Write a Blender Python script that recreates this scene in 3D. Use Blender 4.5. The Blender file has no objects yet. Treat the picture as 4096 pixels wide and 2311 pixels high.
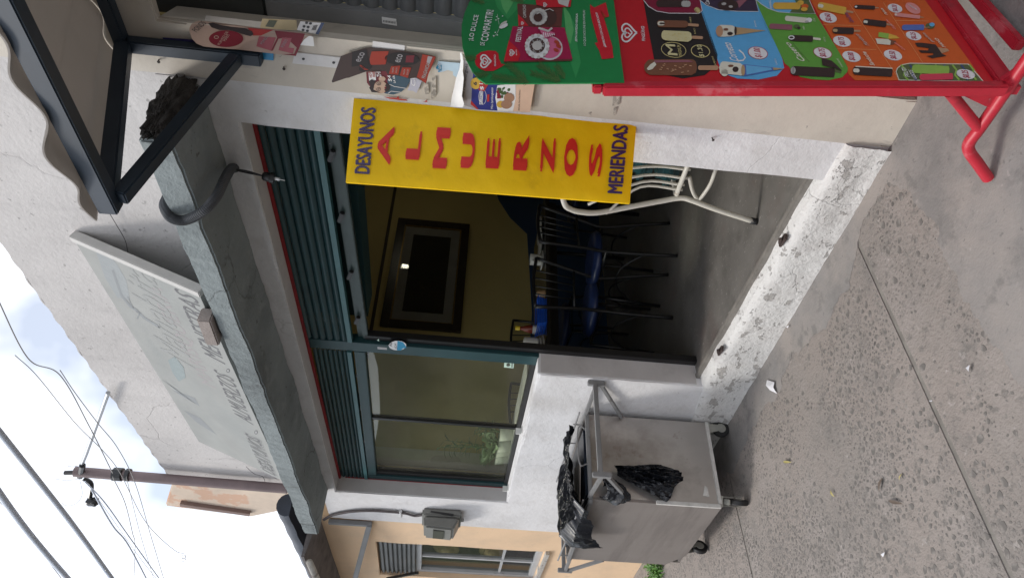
import bpy, bmesh, math, random
from math import sin, cos, pi, radians, sqrt
from mathutils import Vector, Matrix, noise
random.seed(7)
scene = bpy.context.scene
COL = scene.collection

# ------------------------------------------------------------------ camera
FOCAL = 2850.0            # pixels on the 4096 px wide frame
YAW, PITCH, ROLL = radians(50.2), radians(-3.85), radians(-4.85)
CAM = Vector((0.0, -2.1, 1.55))
FWD = Vector((-sin(YAW)*cos(PITCH), cos(YAW)*cos(PITCH), sin(PITCH)))
_r = Vector((cos(YAW), sin(YAW), 0.0)); _u = _r.cross(FWD)
RGT = _r*cos(ROLL) - _u*sin(ROLL)
UPV = _u*cos(ROLL) + _r*sin(ROLL)
cd = bpy.data.cameras.new('camera'); cam = bpy.data.objects.new('camera', cd); COL.objects.link(cam)
X_, Y_, Z_ = -UPV, RGT, -FWD          # the phone was held sideways: the picture lies on its side
cam.matrix_world = Matrix(((X_.x, Y_.x, Z_.x, CAM.x), (X_.y, Y_.y, Z_.y, CAM.y), (X_.z, Y_.z, Z_.z, CAM.z), (0, 0, 0, 1)))
cd.sensor_width = 36.0; cd.sensor_fit = 'HORIZONTAL'; cd.lens = FOCAL/4096*36.0
cd.clip_start = 0.05; cd.clip_end = 500
scene.camera = cam

# ------------------------------------------------------------------ sky, sun, exposure
SUN_ELEV, SUN_AZ = radians(50), radians(222)     # azimuth measured from +Y (north) towards +X
world = bpy.data.worlds.new('World'); scene.world = world; world.use_nodes = True
wn, wl = world.node_tree.nodes, world.node_tree.links
wn.clear()
wo = wn.new('ShaderNodeOutputWorld'); wb = wn.new('ShaderNodeBackground'); wb.inputs[1].default_value = 0.11
sky = wn.new('ShaderNodeTexSky'); sky.sky_type = 'NISHITA'; sky.sun_disc = False
sky.sun_elevation = SUN_ELEV; sky.sun_rotation = SUN_AZ; sky.altitude = 300
tc = wn.new('ShaderNodeTexCoord'); nz = wn.new('ShaderNodeTexNoise')
nz.inputs['Scale'].default_value = 2.6; nz.inputs['Detail'].default_value = 5; nz.inputs['Roughness'].default_value = .55
rp = wn.new('ShaderNodeValToRGB'); rp.color_ramp.elements[0].position = .43; rp.color_ramp.elements[1].position = .60
mx = wn.new('ShaderNodeMix'); mx.data_type = 'RGBA'
mx.inputs[7].default_value = (12.0, 12.2, 12.7, 1)   # white cloud deck, same units as the sky texture
wl.new(tc.outputs['Generated'], nz.inputs['Vector']); wl.new(nz.outputs['Fac'], rp.inputs[0])
mlt = wn.new('ShaderNodeMath'); mlt.operation = 'MULTIPLY_ADD'; mlt.inputs[1].default_value = .66; mlt.inputs[2].default_value = .32
wl.new(rp.outputs[0], mlt.inputs[0]); wl.new(mlt.outputs[0], mx.inputs[0])
wl.new(sky.outputs[0], mx.inputs[6]); wl.new(mx.outputs[2], wb.inputs[0]); wl.new(wb.outputs[0], wo.inputs[0])
sl = bpy.data.lights.new('sun', 'SUN'); sl.energy = 1.5; sl.angle = radians(13); sl.color = (1, .95, .88)
sun = bpy.data.objects.new('sun', sl); COL.objects.link(sun)
sdir = Vector((sin(SUN_AZ)*cos(SUN_ELEV), cos(SUN_AZ)*cos(SUN_ELEV), sin(SUN_ELEV)))
sun.rotation_euler = sdir.to_track_quat('Z', 'Y').to_euler()
vs = scene.view_settings; vs.view_transform = 'Standard'; vs.look = 'None'; vs.gamma = 1; vs.exposure = 0.42
try: vs.use_curve_mapping = False
except Exception: pass
scene.cycles.max_bounces = 8; scene.cycles.diffuse_bounces = 4; scene.cycles.transparent_max_bounces = 12

# ------------------------------------------------------------------ from the photo to the place
def ray(x, y):
    return (FWD + RGT*((1155.5-y)/FOCAL) - UPV*((x-2048.0)/FOCAL)).normalized()
def onY(x, y, Y=0.0):
    d = ray(x, y); return CAM + d*((Y-CAM.y)/d.y)
def onX(x, y, X):
    d = ray(x, y); return CAM + d*((X-CAM.x)/d.x)
def onZ(x, y, Z):
    d = ray(x, y); return CAM + d*((Z-CAM.z)/d.z)
GA, GS, GC = .106, .044, .05
def gz(X, Y): return GA + GS*X + GC*Y
def onG(x, y):
    d = ray(x, y); n = Vector((-GS, -GC, 1)); return CAM + d*((GA-n.dot(CAM))/n.dot(d))
class Plane:
    """a real plane in the place; at() finds where a line of sight meets it"""
    def __init__(s, p, n): s.p = Vector(p); s.n = Vector(n).normalized(); s.n = s.n if s.n.dot(CAM-s.p) > 0 else -s.n
    def at(s, x, y, off=0.0):
        d = ray(x, y); p = s.p + s.n*off
        return CAM + d*((p-CAM).dot(s.n)/d.dot(s.n))
    @staticmethod
    def three(a, b, c): return Plane(a, (Vector(b)-Vector(a)).cross(Vector(c)-Vector(a)))

# ------------------------------------------------------------------ object helpers
def meshify(name, verts, faces, smooth=False, midx=None, mats=()):
    me = bpy.data.meshes.new(name); me.from_pydata([tuple(v) for v in verts], [], faces); me.validate(clean_customdata=False)
    for m in mats: me.materials.append(m)
    if midx:
        for p, i in zip(me.polygons, midx): p.material_index = i
    if smooth:
        for p in me.polygons: p.use_smooth = True
    me.update(); return me
def link(o, parent=None):
    COL.objects.link(o)
    if parent is not None:
        o.parent = parent
        o.matrix_parent_inverse = Matrix.Translation(-wt(parent))
    return o
def wt(o):       # where a parent stands (none of them is turned while it is being built)
    return o.location + (o.matrix_parent_inverse.translation + wt(o.parent) if o.parent else Vector((0, 0, 0)))
def tag(o, label, cat, group=None, kind=None):
    if label: o['label'] = label
    if cat: o['category'] = cat
    if group: o['group'] = group
    if kind: o['kind'] = kind
    return o
def thing(name, label, cat, loc, group=None):
    o = bpy.data.objects.new(name, None); o.empty_display_size = .1; COL.objects.link(o); o.location = loc
    return tag(o, label, cat, group)
class MB:
    def __init__(s): s.v = []; s.f = []; s.m = []; s.k = 0; s.mats = []
    def mat(s, m):
        if m not in s.mats: s.mats.append(m)
        s.k = s.mats.index(m); return s
    def add(s, vs, fs):
        n = len(s.v); s.v += [Vector(v) for v in vs]; s.f += [[i+n for i in f] for f in fs]; s.m += [s.k]*len(fs); return s
    def hexa(s, p):      # 8 corners: bottom ring 0-3, top ring 4-7
        return s.add(p, [[0,3,2,1],[4,5,6,7],[0,1,5,4],[1,2,6,5],[2,3,7,6],[3,0,4,7]])
    def box(s, a, b):
        (x0,y0,z0),(x1,y1,z1) = a, b
        return s.hexa([(x0,y0,z0),(x1,y0,z0),(x1,y1,z0),(x0,y1,z0),(x0,y0,z1),(x1,y0,z1),(x1,y1,z1),(x0,y1,z1)])
    def prism(s, pts, d):
        n = len(pts); d = Vector(d); pts = [Vector(p) for p in pts]
        return s.add(pts+[p+d for p in pts], [list(range(n)), list(range(2*n-1, n-1, -1))]+[[i, i+n, (i+1)%n+n, (i+1)%n] for i in range(n)])
    def bar(s, a, b, w, h, up=(0,0,1)):
        a, b = Vector(a), Vector(b); t = (b-a).normalized(); sd = t.cross(Vector(up))
        if sd.length < 1e-4: sd = t.cross(Vector((1,0,0)))
        sd.normalize(); u = sd.cross(t).normalized(); sd *= w/2; u *= h/2
        return s.hexa([a-sd-u, a+sd-u, b+sd-u, b-sd-u, a-sd+u, a+sd+u, b+sd+u, b-sd+u])
    def tube(s, pts, r, n=8, cap=True, rf=None):
        pts = [Vector(p) for p in pts]; base = len(s.v); prev = None; N = len(pts)
        for i, p in enumerate(pts):
            t = (pts[min(i+1, N-1)]-pts[max(i-1, 0)]).normalized()
            if prev is None:
                a = t.cross(Vector((0,0,1)));
                if a.length < .05: a = t.cross(Vector((1,0,0)))
            else: a = prev - t*prev.dot(t)
            a.normalize(); b = t.cross(a); prev = a; rr = r*(rf(i) if rf else 1)
            for k in range(n):
                q = 2*pi*k/n; s.v.append(p+a*(rr*cos(q))+b*(rr*sin(q)))
        for i in range(N-1):
            for k in range(n):
                k2 = (k+1) % n
                s.f.append([base+i*n+k, base+i*n+k2, base+(i+1)*n+k2, base+(i+1)*n+k]); s.m.append(s.k)
        if cap:
            s.f.append([base+k for k in range(n)][::-1]); s.f.append([base+(N-1)*n+k for k in range(n)]); s.m += [s.k]*2
        return s
    def lathe(s, prof, c, n=20, axis=(0,0,1)):
        ax = Vector(axis).normalized(); a = ax.cross(Vector((0,1,0)))
        if a.length < .05: a = ax.cross(Vector((1,0,0)))
        a.normalize(); b = ax.cross(a); base = len(s.v); c = Vector(c)
        for r, z in prof:
            for k in range(n): q = 2*pi*k/n; s.v.append(c+ax*z+a*(r*cos(q))+b*(r*sin(q)))
        for i in range(len(prof)-1):
            for k in range(n):
                k2 = (k+1) % n; s.f.append([base+i*n+k, base+i*n+k2, base+(i+1)*n+k2, base+(i+1)*n+k]); s.m.append(s.k)
        return s
    def build(s, name, mat=None, parent=None, smooth=False, bevel=0, seg=2, auto=None):
        if mat is not None: s.mats = [mat]; s.m = [0]*len(s.f)
        me = meshify(name, s.v, s.f, smooth, s.m, s.mats)
        bm = bmesh.new(); bm.from_mesh(me); bmesh.ops.recalc_face_normals(bm, faces=bm.faces)
        if bevel:
            es = [e for e in bm.edges if len(e.link_faces) == 2 and e.calc_face_angle(0) > .5]
            bmesh.ops.bevel(bm, geom=es, offset=bevel, segments=seg, affect='EDGES', clamp_overlap=True)
        bm.to_mesh(me); bm.free()
        if auto is not None:
            for p in me.polygons: p.use_smooth = True
            me.set_sharp_from_angle(angle=auto)
        return link(bpy.data.objects.new(name, me), parent)
def smoothpath(pts, n=6):
    pts = [Vector(p) for p in pts]; out = []
    P = [pts[0]*2-pts[1]]+pts+[pts[-1]*2-pts[-2]]
    for i in range(1, len(P)-2):
        for k in range(n):
            t = k/n; a, b, c, d = P[i-1], P[i], P[i+1], P[i+2]
            out.append(.5*((2*b)+(c-a)*t+(2*a-5*b+4*c-d)*t*t+(3*b-3*c+d-a)*t**3))
    return out+[pts[-1]]
def dup(o, loc, rz=None, label=None, parent=None):
    c = o.copy(); COL.objects.link(c)
    if parent is None:
        c.location = loc
        if rz is not None: c.rotation_euler = (0, 0, rz)
        if label: c['label'] = label
    else:
        c.parent = parent; c.matrix_parent_inverse = o.matrix_parent_inverse.copy()
    for ch in list(o.children): dup(ch, None, parent=c)
    return c

# ------------------------------------------------------------------ materials
MATS = {}
def M(name, col, rough=.8, var=.12, scale=5., bump=0., bscale=80., metal=0., dirt=None, spec=.5, coat=0., bdist=.004, stretch=None, crack=None):
    """dirt: list of (colour, scale, threshold, softness, strength, stretch xyz)"""
    if name in MATS: return MATS[name]
    m = bpy.data.materials.new(name); MATS[name] = m; m.use_nodes = True
    n, l = m.node_tree.nodes, m.node_tree.links; b = n['Principled BSDF']
    b.inputs['Roughness'].default_value = rough; b.inputs['Metallic'].default_value = metal
    b.inputs['Specular IOR Level'].default_value = spec; b.inputs['Coat Weight'].default_value = coat
    co = n.new('ShaderNodeTexCoord'); src = co.outputs['Object']
    if stretch:
        mp = n.new('ShaderNodeMapping'); mp.inputs['Scale'].default_value = stretch; l.new(src, mp.inputs[0]); vsrc = mp.outputs[0]
    else: vsrc = src
    no = n.new('ShaderNodeTexNoise'); no.inputs['Scale'].default_value = scale; no.inputs['Detail'].default_value = 7; no.inputs['Roughness'].default_value = .62
    l.new(vsrc, no.inputs['Vector'])
    r = n.new('ShaderNodeValToRGB'); r.color_ramp.elements[0].position = .28; r.color_ramp.elements[1].position = .72
    r.color_ramp.elements[0].color = (*[c*(1-var) for c in col], 1); r.color_ramp.elements[1].color = (*[min(1, c*(1+var)) for c in col], 1)
    l.new(no.outputs['Fac'], r.inputs[0]); out = r.outputs[0]
    hts = []
    for dd in (dirt or []):
        dc, ds, th, so, st = dd[:5]
        if len(dd) > 5:
            mp = n.new('ShaderNodeMapping'); mp.inputs['Scale'].default_value = dd[5]; l.new(src, mp.inputs[0]); v = mp.outputs[0]
        else: v = src
        d = n.new('ShaderNodeTexNoise'); d.inputs['Scale'].default_value = ds; d.inputs['Detail'].default_value = 8; d.inputs['Roughness'].default_value = .65
        l.new(v, d.inputs['Vector'])
        q = n.new('ShaderNodeMapRange'); q.inputs[1].default_value = th; q.inputs[2].default_value = th+so; q.inputs[3].default_value = 0; q.inputs[4].default_value = st
        l.new(d.outputs['Fac'], q.inputs[0])
        x = n.new('ShaderNodeMix'); x.data_type = 'RGBA'; x.inputs[7].default_value = (*dc, 1)
        l.new(q.outputs[0], x.inputs[0]); l.new(out, x.inputs[6]); out = x.outputs[2]
        if len(dd) > 6: hts.append((q.outputs[0], dd[6]))
    if crack:
        cs_, cw, cc, cst = crack
        wn_ = n.new('ShaderNodeTexNoise'); wn_.inputs['Scale'].default_value = cs_*2.2; wn_.inputs['Detail'].default_value = 6; l.new(src, wn_.inputs['Vector'])
        va = n.new('ShaderNodeVectorMath'); va.operation = 'MULTIPLY_ADD'; va.inputs[1].default_value = (.5/cs_*1.2,)*3; l.new(wn_.outputs['Color'], va.inputs[0]); l.new(src, va.inputs[2])
        vo = n.new('ShaderNodeTexVoronoi'); vo.feature = 'DISTANCE_TO_EDGE'; vo.inputs['Scale'].default_value = cs_; l.new(va.outputs[0], vo.inputs['Vector'])
        ms = n.new('ShaderNodeTexNoise'); ms.inputs['Scale'].default_value = cs_*.8; l.new(src, ms.inputs['Vector'])
        q = n.new('ShaderNodeMapRange'); q.inputs[1].default_value = 0; q.inputs[2].default_value = cw; q.inputs[3].default_value = 1; q.inputs[4].default_value = 0; l.new(vo.outputs['Distance'], q.inputs[0])
        q2 = n.new('ShaderNodeMapRange'); q2.inputs[1].default_value = .5; q2.inputs[2].default_value = .6; q2.inputs[3].default_value = 0; q2.inputs[4].default_value = cst; l.new(ms.outputs['Fac'], q2.inputs[0])
        mm = n.new('ShaderNodeMath'); mm.operation = 'MULTIPLY'; l.new(q.outputs[0], mm.inputs[0]); l.new(q2.outputs[0], mm.inputs[1])
        x = n.new('ShaderNodeMix'); x.data_type = 'RGBA'; x.inputs[7].default_value = (*cc, 1); l.new(mm.outputs[0], x.inputs[0]); l.new(out, x.inputs[6]); out = x.outputs[2]
        hts.append((mm.outputs[0], .003))
    l.new(out, b.inputs['Base Color'])
    nrm = None
    if bump:
        e = n.new('ShaderNodeTexNoise'); e.inputs['Scale'].default_value = bscale; e.inputs['Detail'].default_value = 6; e.inputs['Roughness'].default_value = .6
        l.new(vsrc, e.inputs['Vector'])
        p = n.new('ShaderNodeBump'); p.inputs['Strength'].default_value = bump; p.inputs['Distance'].default_value = bdist
        l.new(e.outputs['Fac'], p.inputs['Height']); nrm = p.outputs[0]
    for h, dist in hts:
        p = n.new('ShaderNodeBump'); p.inputs['Strength'].default_value = 1; p.inputs['Distance'].default_value = dist; p.invert = True
        l.new(h, p.inputs['Height'])
        if nrm: l.new(nrm, p.inputs['Normal'])
        nrm = p.outputs[0]
    if nrm: l.new(nrm, b.inputs['Normal'])
    return m
def glass(name, tint=(1,1,1), ior=1.5, dust=.0):
    m = bpy.data.materials.new(name); m.use_nodes = True; n, l = m.node_tree.nodes, m.node_tree.links
    n.clear(); o = n.new('ShaderNodeOutputMaterial'); t = n.new('ShaderNodeBsdfTransparent'); t.inputs[0].default_value = (*tint, 1)
    g = n.new('ShaderNodeBsdfGlossy'); g.inputs['Roughness'].default_value = .01
    ge = n.new('ShaderNodeNewGeometry'); dt = n.new('ShaderNodeVectorMath'); dt.operation = 'DOT_PRODUCT'
    l.new(ge.outputs['Normal'], dt.inputs[0]); l.new(ge.outputs['Incoming'], dt.inputs[1])
    def mth(op, a, b=None):
        k = n.new('ShaderNodeMath'); k.operation = op; l.new(a, k.inputs[0])
        if b is not None: k.inputs[1].default_value = b
        return k.outputs[0]
    r0 = ((ior-1)/(ior+1))**2; c = mth('ABSOLUTE', dt.outputs['Value']); sub = n.new('ShaderNodeMath'); sub.operation = 'SUBTRACT'; sub.inputs[0].default_value = 1; l.new(c, sub.inputs[1])
    fr = mth('ADD', mth('MULTIPLY', mth('POWER', sub.outputs[0], 5), 1-r0), r0); x = n.new('ShaderNodeMixShader')
    l.new(fr, x.inputs[0]); l.new(t.outputs[0], x.inputs[1]); l.new(g.outputs[0], x.inputs[2]); last = x
    if dust:
        d = n.new('ShaderNodeBsdfDiffuse'); d.inputs[0].default_value = (.62, .58, .46, 1); y = n.new('ShaderNodeMixShader')
        nz = n.new('ShaderNodeTexNoise'); nz.inputs['Scale'].default_value = 3; nz.inputs['Detail'].default_value = 8
        co = n.new('ShaderNodeTexCoord'); l.new(co.outputs['Object'], nz.inputs['Vector'])
        q = n.new('ShaderNodeMapRange'); q.inputs[1].default_value = .35; q.inputs[2].default_value = .75; q.inputs[3].default_value = dust*.4; q.inputs[4].default_value = dust
        l.new(nz.outputs['Fac'], q.inputs[0]); l.new(q.outputs[0], y.inputs[0]); l.new(x.outputs[0], y.inputs[1]); l.new(d.outputs[0], y.inputs[2]); last = y
    l.new(last.outputs[0], o.inputs[0]); return m
def flat(name, col, rough=.45, var=.05): return M('print_'+name, col, rough, var, 40)

# ------------------------------------------------------------------ lettering and print, laid on a real plane
_tc = {}
def glyphs(body, bold, shear=0.):
    if 'M' in body and bold > 0: bold = 0.      # this font's M folds over itself when fattened
    k = (body, bold, shear)
    if k in _tc: return _tc[k]
    cu = bpy.data.curves.new('t', 'FONT'); cu.body = body; cu.resolution_u = 3; cu.offset = bold; cu.shear = shear
    ob = bpy.data.objects.new('t', cu); COL.objects.link(ob)
    dg = bpy.context.evaluated_depsgraph_get(); dg.update(); me = bpy.data.meshes.new_from_object(ob.evaluated_get(dg))
    bm = bmesh.new(); bm.from_mesh(me); bmesh.ops.remove_doubles(bm, verts=bm.verts, dist=1e-5); bmesh.ops.triangulate(bm, faces=bm.faces, ngon_method='EAR_CLIP'); bm.to_mesh(me); bm.free()
    vs = [v.co.copy() for v in me.vertices]; fs = [list(p.vertices) for p in me.polygons]
    bpy.data.objects.remove(ob); bpy.data.curves.remove(cu); bpy.data.meshes.remove(me)
    x0 = min(v.x for v in vs); x1 = max(v.x for v in vs); y0 = min(v.y for v in vs); y1 = max(v.y for v in vs)
    _tc[k] = ([((v.x-x0)/(x1-x0), (v.y-y0)/(y1-y0)) for v in vs], fs); return _tc[k]
class Print:
    """flat ink on a plane; points are given in a zoomed crop of the photo: origin (ox, oy), scale sc"""
    def __init__(s, pl, ox=0, oy=0, sc=1., lift=.0008, warp=None): s.pl = pl; s.o = (ox, oy, sc); s.mb = MB(); s.lift = lift; s.warp = warp; s.txt = []
    def P(s, p, k=1):
        q = s.pl.at(s.o[0]+p[0]*s.o[2], s.o[1]+p[1]*s.o[2], s.lift*k)
        return s.warp(q, p) if s.warp else q
    def poly(s, pts, m, k=1):
        s.mb.mat(m); s.mb.add([s.P(p, k) for p in pts], [list(range(len(pts)))]); return s
    def ell(s, c, a, b, m, k=2, rot=0., n=24):
        return s.poly([(c[0]+a*cos(2*pi*i/n)*cos(rot)-b*sin(2*pi*i/n)*sin(rot), c[1]+a*cos(2*pi*i/n)*sin(rot)+b*sin(2*pi*i/n)*cos(rot)) for i in range(n)], m, k)
    def ring(s, c, a, b, w, m, k=2, rot=0., n=28, t0=0, t1=2*pi):
        s.mb.mat(m); vs = []; fs = []
        for i in range(n+1):
            t = t0+(t1-t0)*i/n
            for e in (0, w):
                x, y = (a-e)*cos(t), (b-e)*sin(t); vs.append(s.P((c[0]+x*cos(rot)-y*sin(rot), c[1]+x*sin(rot)+y*cos(rot)), k))
        for i in range(n): fs.append([2*i, 2*i+1, 2*i+3, 2*i+2])
        s.mb.add(vs, fs); return s
    def pill(s, a, b, w, m, k=2, n=6, flatend=False, jag=0.):
        a, b = Vector(a), Vector(b); t = (b-a).normalized(); q = Vector((-t.y, t.x)); r = w/2; pts = []
        a2, b2 = a+t*r*.8, (b-t*r*.8 if not flatend else b-t*r*.25)
        for i in range(n+1): th = -pi/2+pi*i/n; pts.append(b2+t*r*(.8 if not flatend else .25)*cos(th)+q*r*sin(th))
        for i in range(n+1): th = pi/2+pi*i/n; pts.append(a2+t*r*.8*cos(th)+q*r*sin(th))
        if jag: pts = [p+Vector((random.uniform(-jag, jag), random.uniform(-jag, jag))) for p in pts]
        return s.poly(pts, m, k)
    def line(s, pts, w, m, k=2):
        pts = [Vector(p) for p in pts]; s.mb.mat(m); vs = []; fs = []
        for i, p in enumerate(pts):
            t = (pts[min(i+1, len(pts)-1)]-pts[max(0, i-1)]).normalized(); q = Vector((-t.y, t.x))*w/2
            vs += [s.P(p+q, k), s.P(p-q, k)]
        for i in range(len(pts)-1): fs.append([2*i, 2*i+1, 2*i+3, 2*i+2])
        s.mb.add(vs, fs); return s
    def text(s, body, bl, br, h, m, k=3, bold=.02, shear=0., up=None):
        """bl, br: ends of the base line; h: letter height, all in crop pixels"""
        uv, fs = glyphs(body, bold, shear); a, b = Vector(bl), Vector(br); d = (b-a)
        u = Vector(up).normalized()*h if up else Vector((-1, -.06)).normalized()*h
        mb = MB().mat(m); s.txt.append(mb)
        if bold < .03: mb.add([s.P(a+d*x+u*y, k) for x, y in uv], fs); return s
        uv, fs = glyphs(body, 0., shear); e = bold*.42/max(1, len(body))*(1 if len(body) > 1 else 1.3)
        for j, (ex, ey) in enumerate(((-1, 0), (1, 0), (0, -.5), (0, .5))):      # heavy strokes: the glyph printed four times, each a hair higher
            mb.add([s.P(a+d*(x*(1-2*e)+e+ex*e)+u*(y*.94+.03+ey*.06), k+.12*j) for x, y in uv], fs)
        return s
    def build(s, name, parent):
        o = s.mb.build(name, None, parent) if s.mb.v else None
        for t in s.txt:
            q = t.build('lettering', None, parent); o = o or q
        return o

# ================================================================== materials of the place
white_wall = M('white_plaster', (.72, .715, .72), .85, .09, 2.2, .6, 24, dirt=[((.45, .43, .41), 1.6, .53, .2, .5), ((.55, .53, .51), 7, .52, .15, .4), ((.28, .27, .26), 30, .65, .03, .45)], bdist=.009, crack=(1.6, .007, (.4, .39, .38), .4))
parapet_wall = M('weathered_cream_plaster', (.60, .575, .56), .9, .1, 1.6, .5, 40, dirt=[((.36, .345, .335), 1.3, .47, .3, .55), ((.40, .385, .38), 1.6, .52, .2, .4, (4, 1, .5)), ((.2, .19, .18), 22, .62, .04, .6)], bdist=.007, crack=(1.1, .008, (.34, .32, .31), .5))
cream_wall = M('cream_plaster', (.60, .55, .475), .75, .08, 3, .3, 30, dirt=[((.40, .36, .32), 2.4, .5, .2, .5), ((.30, .27, .25), 9, .60, .06, .5, (1, 1, .3)), ((.15, .13, .12), 30, .67, .025, .7)], bdist=.005)
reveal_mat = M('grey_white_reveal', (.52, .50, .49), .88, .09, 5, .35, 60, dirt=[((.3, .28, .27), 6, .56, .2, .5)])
ledge_mat = M('grey_green_ledge_paint', (.225, .256, .26), .9, .16, 2.5, .8, 36, dirt=[((.12, .135, .138), 2.2, .48, .2, .7), ((.33, .36, .355), 6, .56, .12, .5, (1, 1, .4)), ((.07, .07, .07), 26, .64, .03, .7)], bdist=.009, crack=(2.2, .015, (.06, .06, .06), .7))
rubble_mat = M('dark_broken_concrete', (.05, .046, .043), .95, .5, 30, 1, 60, dirt=[((.22, .215, .21), 12, .60, .06, .7)], bdist=.012)
step_mat = M('peeling_white_step', (.68, .67, .65), .88, .1, 5, .9, 45, dirt=[((.50, .48, .46), 5, .50, .12, .6), ((.36, .34, .32), 13, .585, .015, .85, (1, 1, 1.6), .003), ((.3, .09, .08), 9, .71, .01, .6), ((.30, .285, .27), 45, .62, .03, .6, (1, 1, 1), .002)], bdist=.009, crack=(2.6, .012, (.22, .21, .2), .55))
floor_mat = M('polished_dark_concrete', (.165, .155, .142), .38, .3, 2.2, .25, 30, dirt=[((.15, .11, .10), 2.5, .5, .2, .7), ((.10, .095, .085), 7, .53, .15, .6), ((.42, .40, .37), 42, .63, .03, .8, (1, 2.2, 1))])
ochre = M('ochre_wall', (.50, .40, .165), .75, .06, 3, .4, 28, bdist=.006)
blue_dado = M('blue_dado', (.025, .055, .12), .55, .1, 4)
ceil_mat = M('dim_ceiling', (.33, .30, .24), .9, .08, 3)
teal = M('teal_enamel', (.012, .047, .053), .42, .18, 6, .1, 40, dirt=[((.16, .19, .19), 9, .64, .03, .5), ((.5, .5, .48), 38, .72, .01, .9)])
teal_dark = M('dark_teal_enamel', (.012, .045, .05), .45, .15, 6)
steel_green = M('grey_green_rail', (.035, .056, .053), .4, .2, 12, .1, 60, dirt=[((.55, .55, .52), 30, .72, .01, .8)])
red_edge = M('red_paint_rim', (.25, .012, .016), .6, .3, 14)
black_metal = M('black_enamel', (.012, .012, .013), .35, .2, 8)
sidewalk_mat = M('worn_concrete', (.288, .252, .226), .93, .16, 2.6, 1, 75, dirt=[((.185, .174, .16), 1.3, .44, .22, .8), ((.16, .15, .14), 4.5, .54, .12, .5), ((.36, .315, .29), 2.6, .54, .15, .6), ((.15, .14, .128), 24, .54, .09, .6), ((.42, .385, .36), 30, .62, .06, .5)], bdist=.008, crack=(.8, .008, (.07, .06, .055), .9))
cement_mat = M('smooth_cement', (.225, .213, .203), .92, .14, 3, .6, 80, dirt=[((.30, .268, .243), 1.4, .44, .16, .9), ((.17, .162, .155), 3.2, .50, .12, .7), ((.13, .125, .118), 9, .56, .08, .5), ((.13, .125, .12), 40, .62, .04, .6), ((.34, .31, .29), 28, .64, .05, .6)], bdist=.005)
worn_patch = M('worn_smooth_patch', (.28, .258, .24), .92, .1, 4, .4, 90)
joint_mat = M('joint_dirt', (.20, .185, .165), .97, .25, 14, .6, 60)
pebble_mat = M('worn_pebble', (.15, .138, .126), .88, .45, 7, .4, 140, dirt=[((.29, .262, .24), 26, .46, .2, .8)])
orange_wall = M('peach_plaster', (.76, .55, .36), .85, .08, 2, .4, 40, dirt=[((.55, .42, .30), 2.2, .52, .2, .5), ((.45, .36, .28), 7, .6, .1, .4), ((.3, .22, .16), 26, .69, .03, .4)])
grey_metal = M('grey_enamel', (.20, .205, .21), .45, .12, 7, .1, 50, dirt=[((.32, .31, .29), 24, .69, .02, .8)])
grey_slat = M('grey_slat', (.13, .135, .14), .42, .14, 6, dirt=[((.06, .06, .06), 3, .55, .2, .6)])
pale_alu = M('pale_aluminium', (.42, .43, .44), .4, .1, 10, dirt=[((.2, .19, .18), 9, .62, .05, .6)])
roof_tile = M('dark_blue_gutter', (.045, .055, .075), .6, .25, 5)
fibre_sheet = M('fibre_cement_sheet', (.52, .50, .50), .9, .12, 5, .3, 50)
window_glass = glass('window_glass', (.95, .97, .92), 1.5, .035)
picture_glass = glass('picture_glass', (.9, .9, .9), 1.5)

# ================================================================== ground
def sheet(name, x0, x1, y0, y1, off, mat, parent=None, th=.0):
    mb = MB()
    mb.hexa([(x, y, gz(x, y)+off-th) for x, y in ((x0,y0),(x1,y0),(x1,y1),(x0,y1))]+[(x, y, gz(x, y)+off) for x, y in ((x0,y0),(x1,y0),(x1,y1),(x0,y1))])
    return mb.build(name, mat, parent)
road_mat = M('road_asphalt', (.06, .058, .056), .95, .2, 4, .5, 120)
mb = MB(); zr = lambda x: GA+GS*x+GC*(-2.7)-.13
mb.add([(-140, -160, zr(-140)), (90, -160, zr(90)), (90, 40, zr(90)), (-140, 40, zr(-140))], [[0,1,2,3]])
road = tag(mb.build('road', road_mat), None, None, kind='structure')
# unseen wooded hill, added so the pane mirrors something dark
hill_m = M('added_wooded_hill', (.045, .065, .03), .95, .35, .08, dirt=[((.09, .085, .06), .05, .5, .1, .6)])
vs = []; fs = []; nu, nv = 40, 14
for i in range(nu+1):
    a_ = radians(150+150*i/nu)
    for j in range(nv+1):
        t_ = j/nv; R_ = 42+70*t_; x, y = -4+R_*cos(a_)*1.0, -4+R_*sin(a_)*.9
        vs.append((x, y, zr(max(-60, x))-1+(25*t_**.8)*(.75+.5*noise.noise(Vector((i*.23, 2, 0))))+1.6*noise.noise(Vector((x*.11, y*.11, 0)))*t_))
for i in range(nu):
    for j in range(nv): fs.append([i*(nv+1)+j, (i+1)*(nv+1)+j, (i+1)*(nv+1)+j+1, i*(nv+1)+j+1])
tag(MB().add(vs, fs).build('added_hillside', hill_m, None, smooth=True), None, None, kind='structure')
walk = sheet('sidewalk', -16, 6, -2.7, .5, -.004, joint_mat, None, .4); tag(walk, None, None, kind='structure')
JX = [-16, -11.0, -9.2, -7.36, -5.54, -3.72, -1.90, -.08, 1.74, 6]
for a, b in zip(JX, JX[1:]):
    g = .0065
    me = MB(); q = [(a+g, -2.68), (b-g, -2.68), (b-g, .02), (a+g, .02)]
    me.hexa([(x, y, gz(x, y)-.03) for x, y in q]+[(x, y, gz(x, y)) for x, y in q]); me.build('slab', sidewalk_mat, walk, bevel=.005)
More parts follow.
